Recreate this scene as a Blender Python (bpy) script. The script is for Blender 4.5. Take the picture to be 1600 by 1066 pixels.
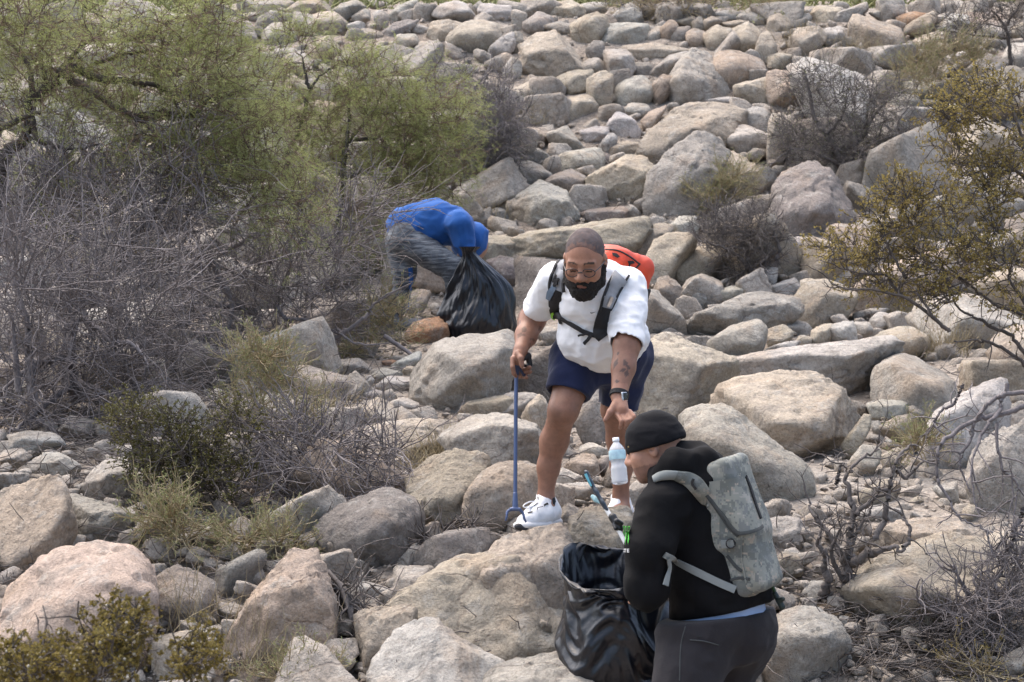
import bpy, bmesh, math, random
import numpy as np
from mathutils import Vector, Matrix

scene = bpy.context.scene
C = scene.collection
for o in list(bpy.data.objects):
    bpy.data.objects.remove(o)

# ------------------------------------------------------------------ camera
F = 4000.0                       # focal length in pixels of the 1600 px wide photograph
CU, CV = 800.0, 533.0
cam_d = bpy.data.cameras.new('camera')
cam = bpy.data.objects.new('camera', cam_d)
C.objects.link(cam)
cam.location = (0, 0, 0)
cam.rotation_euler = (math.pi / 2, 0, 0)
cam_d.sensor_width = 36.0
cam_d.lens = 90.0
cam_d.clip_start = 0.1
cam_d.clip_end = 600.0
cam_d.dof.use_dof = True
cam_d.dof.focus_distance = 10.8
cam_d.dof.aperture_fstop = 11.0
scene.camera = cam

# ------------------------------------------------------------------ sky, soft sun of the open shade, exposure
SUN_EL, SUN_AZ = math.radians(66), math.radians(-48)      # azimuth from +Y (away from the camera), negative = to the left
world = bpy.data.worlds.new('World')
scene.world = world
world.use_nodes = True
wn = world.node_tree
wn.nodes.clear()
w_out = wn.nodes.new('ShaderNodeOutputWorld')
w_bg = wn.nodes.new('ShaderNodeBackground')
w_sky = wn.nodes.new('ShaderNodeTexSky')
w_sky.sky_type = 'NISHITA'
w_sky.sun_disc = False
w_sky.sun_elevation = SUN_EL
w_sky.sun_rotation = SUN_AZ
w_sky.air_density = 1.0
w_sky.dust_density = 5.0
w_sky.ozone_density = 0.6
w_bg.inputs['Strength'].default_value = 0.11
wn.links.new(w_sky.outputs[0], w_bg.inputs['Color'])
wn.links.new(w_bg.outputs[0], w_out.inputs['Surface'])

sun_d = bpy.data.lights.new('sun', 'SUN')
sun = bpy.data.objects.new('sun', sun_d)
C.objects.link(sun)
sun_d.energy = 1.0
sun_d.angle = math.radians(110)
sun_d.color = (1.0, 0.94, 0.86)
sdir = Vector((math.sin(SUN_AZ) * math.cos(SUN_EL), math.cos(SUN_AZ) * math.cos(SUN_EL), math.sin(SUN_EL)))
sun.rotation_euler = sdir.to_track_quat('Z', 'Y').to_euler()

scene.view_settings.view_transform = 'Standard'
scene.view_settings.look = 'None'
scene.view_settings.gamma = 1.0
scene.view_settings.use_curve_mapping = False
scene.view_settings.exposure = 1.72
scene.cycles.use_denoising = True
scene.cycles.max_bounces = 6
scene.cycles.transparent_max_bounces = 8

# ------------------------------------------------------------------ helpers
def W(u, v, d):
    """a pixel of the photograph at depth d (metres along the view) as a world point"""
    return np.array([(u - CU) / F * d, d, (CV - v) / F * d])

_rs = np.random.RandomState(7)
_tab = _rs.rand(4096)

def vnoise(P, seed=0):
    P = np.asarray(P, float)
    I = np.floor(P).astype(np.int64)
    f = P - I
    f = f * f * (3 - 2 * f)
    def h(i, j, k):
        return _tab[(i * 73856093 ^ j * 19349663 ^ k * 83492791 ^ (seed * 7919)) & 4095]
    x, y, z = I[:, 0], I[:, 1], I[:, 2]
    fx, fy, fz = f[:, 0], f[:, 1], f[:, 2]
    a = h(x, y, z) * (1 - fx) + h(x + 1, y, z) * fx
    b = h(x, y + 1, z) * (1 - fx) + h(x + 1, y + 1, z) * fx
    c = h(x, y, z + 1) * (1 - fx) + h(x + 1, y, z + 1) * fx
    d = h(x, y + 1, z + 1) * (1 - fx) + h(x + 1, y + 1, z + 1) * fx
    return ((a * (1 - fy) + b * fy) * (1 - fz) + (c * (1 - fy) + d * fy) * fz) * 2 - 1

def fbm(P, seed=0, octs=3):
    P = np.asarray(P, float)
    r = np.zeros(len(P)); a = 1.0
    for i in range(octs):
        r += a * vnoise(P * 2.03 ** i + 17.3 * i, seed + i)
        a *= 0.5
    return r

def mesh_np(name, V, faces, smooth=True):
    """faces: one int array (n,3) or (n,4), or a list of such arrays"""
    if not isinstance(faces, list):
        faces = [faces]
    faces = [np.asarray(f, np.int32) for f in faces if len(f)]
    me = bpy.data.meshes.new(name)
    V = np.asarray(V, np.float32)
    me.vertices.add(len(V))
    me.vertices.foreach_set('co', V.ravel())
    nl = sum(f.size for f in faces)
    nf = sum(len(f) for f in faces)
    me.loops.add(nl)
    me.loops.foreach_set('vertex_index', np.concatenate([f.ravel() for f in faces]))
    me.polygons.add(nf)
    tot = np.concatenate([np.full(len(f), f.shape[1], np.int32) for f in faces])
    st = np.zeros(nf, np.int32); st[1:] = np.cumsum(tot)[:-1]
    me.polygons.foreach_set('loop_start', st)
    me.polygons.foreach_set('loop_total', tot)
    me.polygons.foreach_set('use_smooth', np.full(nf, bool(smooth)))
    me.update(calc_edges=True)
    me.validate()
    return me

def add(name, me, mat=None, parent=None, loc=None):
    o = bpy.data.objects.new(name, me)
    C.objects.link(o)
    if mat is not None:
        me.materials.clear()
        me.materials.append(mat)
    if parent is not None:
        o.parent = parent
    if loc is not None:
        o.location = loc
    return o

def tag(o, label=None, cat=None, group=None, kind=None):
    if label: o['label'] = label
    if cat: o['category'] = cat
    if group: o['group'] = group
    if kind: o['kind'] = kind
    return o

def empty(name, loc):
    o = bpy.data.objects.new(name, None)
    C.objects.link(o)
    o.location = tuple(loc)
    o.empty_display_size = 0.1
    return o

# ------------------------------------------------------------------ material helpers
class NT:
    def __init__(s, name):
        s.m = bpy.data.materials.new(name); s.m.use_nodes = True
        s.t = s.m.node_tree; s.t.nodes.clear()
        s.out = s.n('ShaderNodeOutputMaterial')
        s.b = s.n('ShaderNodeBsdfPrincipled')
        s.t.links.new(s.b.outputs[0], s.out.inputs['Surface'])
    def n(s, ty, **kw):
        nd = s.t.nodes.new(ty)
        for k, v in kw.items(): setattr(nd, k, v)
        return nd
    def l(s, a, b): s.t.links.new(a, b)
    def val(s, sock, v):
        if hasattr(v, 'is_linked') or isinstance(v, bpy.types.NodeSocket): s.l(v, sock)
        else: sock.default_value = v
    def noise(s, vec, scale, detail=4, rough=0.55, dist=0.0):
        nd = s.n('ShaderNodeTexNoise'); s.l(vec, nd.inputs['Vector'])
        nd.inputs['Scale'].default_value = scale; nd.inputs['Detail'].default_value = detail
        nd.inputs['Roughness'].default_value = rough; nd.inputs['Distortion'].default_value = dist
        return nd.outputs['Fac']
    def ramp(s, fac, stops, interp='LINEAR'):
        r = s.n('ShaderNodeValToRGB'); r.color_ramp.interpolation = interp
        e = r.color_ramp.elements
        while len(e) < len(stops): e.new(0.5)
        for q, (p, c) in zip(e, stops):
            q.position = p; q.color = (c, c, c, 1) if isinstance(c, (int, float)) else (*c, 1)
        s.l(fac, r.inputs[0]); return r.outputs[0]
    def mix(s, fac, a, b, mode='MIX'):
        m = s.n('ShaderNodeMix', data_type='RGBA', blend_type=mode)
        s.val(m.inputs[0], fac)
        for sock, v in ((m.inputs[6], a), (m.inputs[7], b)):
            if isinstance(v, bpy.types.NodeSocket): s.l(v, sock)
            else: sock.default_value = (*v, 1) if len(v) == 3 else v
        return m.outputs[2]
    def math(s, op, a, b=0.0):
        m = s.n('ShaderNodeMath', operation=op); s.val(m.inputs[0], a); s.val(m.inputs[1], b); return m.outputs[0]
    def bump(s, h, strength, dist, prev=None):
        b = s.n('ShaderNodeBump'); b.inputs['Strength'].default_value = strength; b.inputs['Distance'].default_value = dist
        s.l(h, b.inputs['Height'])
        if prev is not None: s.l(prev, b.inputs['Normal'])
        return b.outputs[0]
    def coords(s, shift=True):
        tc = s.n('ShaderNodeTexCoord')
        if not shift: return tc.outputs['Object']
        oi = s.n('ShaderNodeObjectInfo')
        k = s.math('MULTIPLY', oi.outputs['Random'], 91.7)
        v = s.n('ShaderNodeVectorMath', operation='ADD')
        s.l(tc.outputs['Object'], v.inputs[0]); s.l(k, v.inputs[1])
        return v.outputs[0]

def simple_mat(name, col, rough=0.7, var=0.12, scale=30, bump=0.0, bscale=200, metal=0.0, coat=0.0, sheen=0.0, spec=0.5):
    N = NT(name); c = N.coords(False)
    f = N.noise(c, scale, 4)
    a = tuple(max(0, x * (1 - var)) for x in col); b = tuple(min(1, x * (1 + var)) for x in col)
    N.l(N.ramp(f, [(0.3, a), (0.7, b)]), N.b.inputs['Base Color'])
    N.b.inputs['Roughness'].default_value = rough
    N.b.inputs['Metallic'].default_value = metal
    N.b.inputs['Specular IOR Level'].default_value = spec
    N.b.inputs['Coat Weight'].default_value = coat
    N.b.inputs['Sheen Weight'].default_value = sheen
    if bump:
        N.l(N.bump(N.noise(c, bscale, 3), bump, 0.003), N.b.inputs['Normal'])
    return N.m

# granite: buff to grey, speckled, with pink stains, grey lichen and hairline cracks
def rock_material():
    N = NT('granite'); c = N.coords()
    oi = N.n('ShaderNodeObjectInfo')
    big = N.noise(c, 1.7, 5, 0.6, 0.4)
    base = N.mix(1.0, oi.outputs['Color'], N.ramp(big, [(0.28, 0.74), (0.5, 1.0), (0.72, 1.16)]), 'MULTIPLY')
    st = N.noise(c, 2.6, 6, 0.62, 0.8)
    base = N.mix(N.math('MULTIPLY', N.ramp(st, [(0.50, 0.0), (0.66, 1.0)]), 0.46), base, (0.41, 0.305, 0.215))
    li = N.noise(c, 5.5, 8, 0.68, 0.5)
    base = N.mix(N.math('MULTIPLY', N.ramp(li, [(0.51, 0.0), (0.62, 1.0)]), 0.55), base, (0.215, 0.2, 0.18))
    li2 = N.noise(c, 9.0, 7, 0.7, 0.2)
    base = N.mix(N.math('MULTIPLY', N.ramp(li2, [(0.55, 0.0), (0.63, 1.0)]), 0.35), base, (0.52, 0.50, 0.46))
    sp = N.noise(c, 80, 4, 0.75)
    base = N.mix(0.95, base, N.ramp(sp, [(0.30, 0.55), (0.46, 0.98), (0.56, 1.02), (0.70, 1.35)]), 'MULTIPLY')
    sp2 = N.noise(c, 34, 5, 0.7)
    base = N.mix(0.5, base, N.ramp(sp2, [(0.30, 0.62), (0.5, 1.0), (0.7, 1.25)]), 'MULTIPLY')
    # hairline cracks
    nv = N.n('ShaderNodeTexNoise'); N.l(c, nv.inputs['Vector']); nv.inputs['Scale'].default_value = 3.0; nv.inputs['Detail'].default_value = 5
    dv = N.n('ShaderNodeMix', data_type='VECTOR'); dv.inputs[0].default_value = 0.22
    N.l(c, dv.inputs[4]); N.l(nv.outputs['Color'], dv.inputs[5])
    vo = N.n('ShaderNodeTexVoronoi', feature='DISTANCE_TO_EDGE'); N.l(dv.outputs[1], vo.inputs['Vector']); vo.inputs['Scale'].default_value = 2.6
    keep = N.ramp(N.noise(c, 1.9, 3), [(0.46, 0.0), (0.56, 1.0)])
    cr = N.math('MULTIPLY', N.ramp(vo.outputs['Distance'], [(0.0, 1.0), (0.018, 0.0)]), keep)
    base = N.mix(N.math('MULTIPLY', cr, 0.35), base, (0.09, 0.06, 0.05))
    N.l(base, N.b.inputs['Base Color'])
    N.b.inputs['Roughness'].default_value = 0.92
    N.b.inputs['Specular IOR Level'].default_value = 0.25
    n1 = N.bump(N.noise(c, 7, 8, 0.66, 0.3), 1.0, 0.07)
    n2 = N.bump(N.noise(c, 48, 6, 0.7), 0.85, 0.011, n1)
    inv = N.math('SUBTRACT', 1.0, cr)
    n3 = N.bump(inv, 0.45, 0.010, n2)
    N.l(n3, N.b.inputs['Normal'])
    return N.m

def ground_material():
    N = NT('gravelly_dirt'); c = N.coords(False)
    b = N.ramp(N.noise(c, 0.9, 6, 0.6), [(0.3, (0.24, 0.20, 0.165)), (0.55, (0.32, 0.28, 0.24)), (0.75, (0.385, 0.35, 0.31))])
    vo = N.n('ShaderNodeTexVoronoi'); N.l(c, vo.inputs['Vector']); vo.inputs['Scale'].default_value = 26
    b = N.mix(0.55, b, N.ramp(vo.outputs['Color'], [(0.1, 0.6), (0.6, 1.0), (0.95, 1.6)]), 'MULTIPLY')
    b = N.mix(0.6, b, N.ramp(N.noise(c, 60, 5, 0.7), [(0.3, 0.6), (0.5, 1.0), (0.7, 1.35)]), 'MULTIPLY')
    N.l(b, N.b.inputs['Base Color'])
    N.b.inputs['Roughness'].default_value = 0.97
    N.b.inputs['Specular IOR Level'].default_value = 0.15
    n1 = N.bump(vo.outputs['Distance'], 0.8, 0.03)
    N.l(N.bump(N.noise(c, 40, 7, 0.7), 0.9, 0.02, n1), N.b.inputs['Normal'])
    return N.m

M_ROCK = rock_material()
M_GROUND = ground_material()

# ------------------------------------------------------------------ the hillside
_ty = np.array([-10, 0, 5, 7, 8.5, 9.5, 10.3, 11.2, 12.5, 15, 18.5, 20.5, 22.2, 23.4, 24.4, 25.2, 34, 60, 90, 150.])
_tz = np.array([-3.2, -2.9, -2.5, -2.3, -2.05, -1.75, -1.25, -.86, -.62, -.30, .14, .89, 1.81, 2.49, 3.0, 3.24, 4.46, 8.7, 17, 38.])

def hill(x, y):
    x = np.asarray(x, float); y = np.asarray(y, float)
    z = np.interp(y, _ty, _tz)
    P = np.stack([x * .35, y * .35, np.zeros_like(x)], -1).reshape(-1, 3)
    return z + (0.10 * vnoise(P, 3)).reshape(x.shape) * np.clip((y - 4) / 6, 0, 1)

def ground_hit(u, v):
    ds = np.arange(5.0, 150.0, 0.04)
    x = (u - CU) / F * ds; z = (CV - v) / F * ds
    g = hill(x, ds)
    k = np.argmax(z < g)
    return float(ds[k]) if (z < g).any() else 140.0

def build_ground():
    ny, nx = 520, 260
    yy = np.concatenate([np.linspace(-10, 6, 40), np.linspace(6, 40, ny - 120)[1:], np.linspace(40, 150, 82)[1:]])
    s = np.linspace(-1, 1, nx)
    X = s[None, :] * np.maximum(9, 0.42 * np.abs(yy) + 5)[:, None]
    Y = np.repeat(yy[:, None], nx, 1)
    Z = hill(X, Y)
    P = np.stack([X.ravel(), Y.ravel(), np.zeros(X.size)], 1)
    n = 0.05 * fbm(P * 1.3, 11, 4) + 0.018 * fbm(P * 6, 23, 3)
    V = np.stack([X.ravel(), Y.ravel(), Z.ravel() + n - 0.02], 1)
    i = np.arange(len(yy) - 1)[:, None] * nx + np.arange(nx - 1)[None, :]
    i = i.ravel()
    f = np.stack([i, i + 1, i + nx + 1, i + nx], 1)
    o = add('ground', mesh_np('ground', V, f), M_GROUND)
    tag(o, kind='structure')
build_ground()
# ------------------------------------------------------------------ rocks
# Every rock is a solid built from its own silhouette, thickness and facets. One line per rock: outline in a 1/k-scale map of the slope,
# then "|" and flags: tint (w white, g grey, b buff, p pinkish, d dark grey, o rust), r = rounded, s = slab (thin), and =NAME for a landmark
ROCKS = {
 (800, 0, .3753): """
45,175 95,140 170,125 215,140 260,170 300,230 310,270 250,290 180,305 110,335 60,335 40,280|b=split
250,100 300,65 350,50 385,65 395,110 370,150 310,195 270,180 255,140|b
410,90 455,30 485,12 515,30 540,90 480,95|w
520,30 555,12 600,20 645,65 620,80 545,72|b
370,165 395,105 450,95 540,100 570,125 540,165 470,190 400,200 372,190|g
460,215 490,190 560,180 650,190 735,205 700,215 600,235 540,255 480,245|bs=plank
385,225 430,205 470,205 500,260 510,290 460,330 425,345 400,290|w
500,265 590,260 590,300 560,320 505,310|d
310,210 340,170 380,175 385,235 360,265 320,240|d
180,330 230,305 330,290 335,330 310,370 220,400 180,370|b
315,350 385,295 415,330 415,400 395,470 350,430 320,390|b
435,365 480,325 540,315 575,350 580,400 545,430 470,450 435,420|gr
160,465 230,410 320,390 350,440 350,480 280,500 200,515 165,500|b
0,375 50,350 100,335 130,370 125,400 70,420 0,440|br
580,360 630,310 680,320 680,360 640,410 590,445 575,400|p
570,310 640,240 720,215 730,240 700,270 640,300 590,340|g
600,440 640,390 690,330 720,230 760,200 820,210 850,300 900,400 820,420 700,430|g=pyramid
820,280 870,210 940,210 1040,250 1045,300 960,340 900,380 850,340|pr
725,140 755,120 800,130 805,180 770,205 735,190|pr
800,140 850,105 910,120 900,170 860,215 820,205|br
885,170 910,110 980,90 1030,140 1010,200 970,225 920,205|b
620,120 660,85 690,85 690,150 660,185 625,165|p
665,155 690,120 740,110 735,150 720,190 680,190|d
940,75 1000,30 1060,70 1060,105 1010,100|g
535,650 570,590 640,490 680,450 760,425 870,430 950,455 975,480 940,530 880,580 830,540 740,550 680,600 640,660 580,700|b=lean
565,880 580,720 660,630 740,560 850,545 890,610 830,690 770,760 730,830 650,930 590,920|g=tallgrey
770,750 850,650 910,630 960,700 1060,810 1060,850 950,850 830,830|b
320,740 400,690 480,645 540,650 590,700 570,800 540,840 430,860 380,850 370,780|b=underlean
170,690 240,640 350,615 375,660 370,700 300,720 220,710|g
400,520 440,465 490,490 535,545 500,590 440,580|w
285,545 350,525 400,530 400,560 360,605 310,605|w
360,620 410,555 435,580 400,640|w
400,610 470,590 545,595 530,630 450,655 410,640|b
470,460 500,430 560,440 570,480 530,510|g
0,535 100,530 150,560 140,620 60,610 10,600|b
150,560 230,525 300,590 300,620 230,640 170,600|g
30,640 90,610 140,640 180,680 100,680 30,660|g
0,680 60,670 130,680 160,720 80,760 0,800|g
130,760 170,730 230,705 290,740 310,790 240,820 170,800|d
0,830 60,790 110,750 200,790 270,880 220,930 100,940 0,960|g=slope
280,890 350,870 440,860 480,900 430,930 310,930|d
0,1010 100,960 250,940 400,930 540,900 550,960 500,1030 470,1066 380,1090 150,1110 0,1080|b=flat
460,1060 520,960 600,930 660,960 640,1000 590,1066|b
650,950 700,900 760,900 770,980 670,990|g
0,40 40,45 60,60 50,120 0,120|g
50,140 60,90 110,50 160,70 170,110 120,130|g
165,75 175,10 240,0 290,25 300,50 250,80|b
125,110 200,90 250,110 250,150 190,130|g
0,130 45,130 45,180 0,220|g
0,250 40,240 40,310 0,350|g
260,40 320,10 385,10 390,50 300,60|g
550,150 600,110 640,110 620,170 560,180|g
690,90 760,70 770,100 740,110|b
750,100 790,70 800,120 760,125|g
800,90 830,70 870,90 810,130|b
830,60 890,45 960,55 930,85 870,80|w
870,100 930,85 980,90 890,120|b
1010,260 1040,150 1066,130 1100,200 1080,270|b
930,360 1000,340 1066,320 1100,380 1066,440 1000,440 940,400|b
810,420 900,405 965,430 950,450 870,430|ws
950,470 1010,445 1066,460 1090,520 1066,560 980,550|w
890,560 950,520 1000,560 1066,560 1090,590 1066,610 960,640 900,600|g
540,500 570,470 640,440 600,520 560,560|p
345,500 400,475 430,480 400,520 350,525|b
375,640 400,640 420,670 390,690|d
240,850 290,830 330,850 300,880 260,885|d
""",
 (400, 0, .2815): """
0,110 50,70 90,90 95,130 50,175 0,160|g
35,250 45,180 100,130 180,125 220,180 200,240 130,260|gr=dome
90,90 80,60 200,75 225,95 195,125 110,110|w
180,50 240,0 380,0 405,50 330,90 240,100|b
0,20 0,0 200,0 180,50 90,60 20,80|g
230,160 310,110 400,65 440,90 500,140 500,190 420,170 330,190|b
80,340 110,270 210,265 225,320 170,370 100,380|g
300,330 340,230 400,200 470,290 430,330 350,360|b
500,140 560,120 600,130 600,180 530,185|w
530,100 600,50 630,60 630,110 580,130|g
655,80 680,60 730,80 735,130 690,150 660,120|w
730,90 790,30 850,0 890,0 830,60 790,110 745,110|w
700,180 770,130 850,110 880,120 860,180 780,215 720,210|d
860,150 890,135 960,165 960,190 870,180|g
550,210 610,160 690,180 700,210 640,245 580,240|b
960,190 1000,120 1080,110 1140,130 1090,190 1070,235 990,220|b
990,80 1040,25 1110,5 1160,25 1200,80 1150,130 1060,100|w
1070,210 1150,130 1230,110 1330,130 1360,190 1320,270 1240,300 1160,280 1080,245|br=tanround
1290,320 1350,240 1421,180 1440,240 1421,280 1370,300|w
1370,370 1421,320 1450,390 1421,460 1380,440|g
1200,50 1240,5 1260,30 1240,80|g
1240,80 1260,20 1400,30 1421,90 1370,110 1290,100|w
410,90 500,20 560,0 600,40 540,90 480,130|g
780,230 800,190 880,190 900,240 820,280|g
880,290 920,230 980,235 1010,290 950,300|g
200,130 260,100 290,110 220,155|d
0,310 0,280 40,300 40,340|d
610,0 720,0 720,40 645,45|g
1050,1050 1080,960 1150,940 1170,990 1120,1040|d
1150,1000 1230,980 1260,1010 1250,1066 1160,1066|g
""",
 (1200, 0, .3753): """
0,85 60,55 100,70 90,130 30,145 0,140|b
95,130 110,70 165,55 180,75 170,110 110,130|g
170,80 215,25 290,40 300,90 260,105 220,105|b
275,100 300,50 400,10 410,35 340,110|g
210,165 230,120 290,110 350,130 330,195 280,190|w
90,190 130,130 230,110 235,160 180,210 130,240|b
345,150 380,60 450,80 550,120 560,190 500,240 440,200 400,180|b=palewedge
425,55 480,40 540,45 510,90 470,80|g
540,70 600,50 660,60 600,100 550,115|o
535,150 600,110 690,45 700,80 660,130 590,160|b
665,95 720,60 750,50 720,100|w
700,120 760,60 820,60 840,130 770,150|w
820,60 900,30 980,60 990,130 940,140 860,130|pr
600,200 640,160 720,130 760,160 720,200 640,220|b
1000,120 1066,90 1100,120 1066,170 1010,160|b
890,190 920,155 1000,170 1000,195 940,210|g
100,300 180,250 270,240 330,300 400,380 440,470 410,520 330,560 270,600 220,530 170,460 130,410|w=whiteface
0,310 70,290 110,330 130,400 100,450 0,420|p
0,240 60,220 100,240 60,280 0,300|b
0,480 60,470 90,540 80,640 0,680|b
25,830 35,760 80,700 180,670 250,720 310,800 340,880 320,940 230,980 150,1000 60,990 25,920|dr=roundgrey
500,430 560,390 620,400 640,440 560,470|g
530,380 600,330 740,340 770,390 700,430 640,430|g
600,540 650,520 690,510 680,560 620,580|w
570,590 640,560 680,580 680,620 620,650 580,630|w
670,600 700,555 780,560 840,580 830,640 740,660|b
560,680 600,640 660,650 660,740 600,760|g
860,480 900,440 950,470 940,520 880,510|w
970,270 1000,190 1066,180 1100,240 1066,300|g
10,1040 20,990 50,990 60,1030|w
60,1040 80,990 130,1000 150,1050 120,1066|w
740,240 830,215 840,240 760,270|w
850,350 930,320 940,370 860,390|g
990,740 1066,720 1090,760 1066,800|w
""",
 (1000, 350, .2814): """
30,330 35,190 80,80 160,45 240,50 300,100 250,150 180,170 140,230 120,320 60,370|b
150,250 200,170 300,130 420,120 500,190 440,280 340,300 230,320|b=shrubseat
80,330 160,290 200,310 280,430 240,460 130,450 100,400|d
270,380 320,340 350,380 370,450 330,470 280,430|w
380,410 500,350 600,340 625,375 520,430 430,465|g
760,250 800,80 850,70 900,120 880,190 830,250 790,280|w
720,110 760,65 790,90 780,180 730,170|w
670,340 680,280 740,240 760,270 750,330 700,350|w
240,570 420,490 560,410 650,375 720,400 850,400 870,480 830,550 700,560 600,540 450,570 360,640 260,600|g=ledge
390,650 520,560 640,530 690,590 690,680 600,730 520,780 440,720|g
0,920 30,750 80,640 150,600 250,640 370,690 480,720 520,790 420,880 400,950 280,990 220,1066 0,1090|b=behindshorts
415,890 430,840 530,764 640,730 780,736 920,705 1100,675 1310,620 1390,690 1400,760 1355,870 1150,980 1030,900 906,850 640,850 440,960|ws=whiteslab
440,980 500,900 600,840 760,810 900,810 1000,870 1068,940 1133,978 1150,1055 1133,1130 1052,1215 881,1300 730,1200 560,1110|b=bigtan
255,1066 340,995 460,995 640,1120 890,1315 930,1400 870,1510 690,1580 460,1490 300,1350 250,1200|gr=lowtan
690,370 760,330 850,300 880,340 860,400 720,400|w
700,590 800,560 850,600 830,660 720,680|b
700,710 800,660 880,650 860,690 760,740|ws
860,690 890,620 950,620 940,680|b
870,400 900,320 1030,305 1130,350 1195,425 1170,480 1040,515 975,565 870,545|b=cave
""",
 (1250, 350, .2813): """
140,70 200,10 300,0 400,30 470,110 460,200 340,200 220,130 150,110|p
60,600 170,555 180,610 150,680 60,680|b
160,560 290,540 310,590 305,650 200,680 160,650|w
300,545 380,550 405,600 370,640 310,600|g
395,540 440,490 540,530 520,560 430,590|w
300,500 400,470 490,470 400,520 310,540|w
270,470 330,420 440,390 470,430 400,470 310,490|g
430,620 520,575 610,570 690,620 705,690 640,700 560,690 510,760 490,690|br
480,830 560,800 660,790 680,830 600,850 540,880|w
390,950 440,900 490,910 510,970 450,980|d
510,920 560,890 600,910 560,950|w
540,950 600,930 620,970 580,990|w
380,1000 430,980 560,985 590,1030 520,1066 420,1066|w
705,1100 760,1020 870,945 1000,890 1075,853 1130,890 1140,1030 1100,1210 890,1370 710,1370 690,1210|w=rightwedge
""",
 (1180, 600, .2625): """
680,130 740,95 860,105 895,150 860,190 760,220 700,190|w
750,250 830,200 900,180 935,200 900,270 840,340 770,300|b
690,230 730,220 770,300 740,320 700,290|g
760,350 800,330 820,360 780,365|w
540,200 550,130 625,200 580,250 540,270|b
520,350 640,180 680,180 680,250 620,340 560,430|b
560,470 640,360 740,380 740,440 690,530 620,570 570,540|g
750,430 850,380 900,420 780,530|b
1265,530 1295,380 1390,285 1600,210 1660,400 1640,760 1486,838 1333,762|g=rightround
1060,620 1190,580 1210,720 1150,690|w
590,750 750,725 860,760 840,820 680,825 600,820|w
620,690 750,570 850,600 800,700 700,740 620,740|bs
900,720 960,670 1000,690 940,740|b
260,820 320,770 380,800 350,860 270,850|b
1240,760 1300,720 1330,800 1280,840 1235,820|b
""",
 (1180, 800, .2625): """
560,420 760,230 1050,120 1350,180 1500,380 1400,560 1150,640 900,700 640,620|bs=lowledge
25,120 60,40 150,25 260,40 280,100 240,190 150,220 60,210|g
90,310 180,235 280,280 270,350 180,380 100,390|b
280,510 340,410 400,410 420,470 400,510 330,540|w
570,540 640,490 710,500 730,540 680,600 600,600|g
500,660 510,620 560,620 560,670 520,690|w
980,800 1040,760 1080,770 1060,820 1000,830|b
70,760 130,620 250,560 420,590 490,680 540,760 480,900 350,980 200,1066 80,1066 60,900|gr=bottomround
0,790 60,770 110,900 150,1066 0,1090|b
580,410 640,360 730,340 740,430 700,470 600,460|b
740,240 760,120 870,40 1050,30 1250,30 1350,110 1330,250 1200,350 1020,370 850,310|bs=pinkface
1320,190 1400,130 1560,110 1640,180 1640,330 1400,340|br
1020,400 1080,340 1200,350 1240,430 1080,430|p
800,590 850,510 960,480 1040,580 1060,700 950,720 850,690|b
1400,930 1450,870 1600,800 1700,850 1700,1013 1480,1030|g
1000,480 1050,470 1040,520 1000,515|b
100,420 150,390 220,400 210,430 110,450|w
620,800 660,790 665,830 630,835|w
530,850 570,840 575,880 535,880|w
560,700 620,690 620,725 570,730|w
840,860 880,850 885,900 840,900|w
400,960 430,945 450,960 430,975|w
900,770 940,740 960,780 920,800|g
""",
 (400, 450, .2815): """
885,590 960,440 900,370 1060,280 1250,290 1400,230 1450,300 1420,450 1350,590 1230,650 1120,700 1000,690 930,670|g=streaked
840,250 900,190 1000,160 1040,200 1060,280 950,310 880,320|o=rust
755,430 830,390 910,350 910,400 860,430 800,465|w
670,550 750,490 850,500 900,530 870,580 790,590 720,570|w=whitestone
650,490 710,445 810,480 760,495 680,540|g
590,520 630,485 655,515 640,550 595,550|w
815,470 850,435 895,480 860,500|b
590,580 620,550 700,580 720,620 640,640 595,610|g
520,740 590,640 680,610 750,640 770,720 740,760 640,790 570,800|b
750,640 820,610 880,640 910,680 840,685 770,665|g
250,570 220,430 300,430 580,510 600,560 550,620 400,640 300,610|b=shrubledge
500,880 560,810 700,760 900,725 1080,730 1120,760 1040,830 1050,920 940,960 700,960 520,930|b=grassslab
1040,840 1100,765 1200,703 1385,693 1527,763 1563,888 1510,1050 1350,1055 1210,910|g=paleflat
1150,690 1200,640 1300,630 1421,590 1530,600 1530,650 1421,680 1380,720 1250,710|b
420,320 560,300 670,310 650,370 540,390 440,370|b
300,560 340,540 380,560 350,590|d
700,410 760,400 790,420 740,440|o
""",
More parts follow.
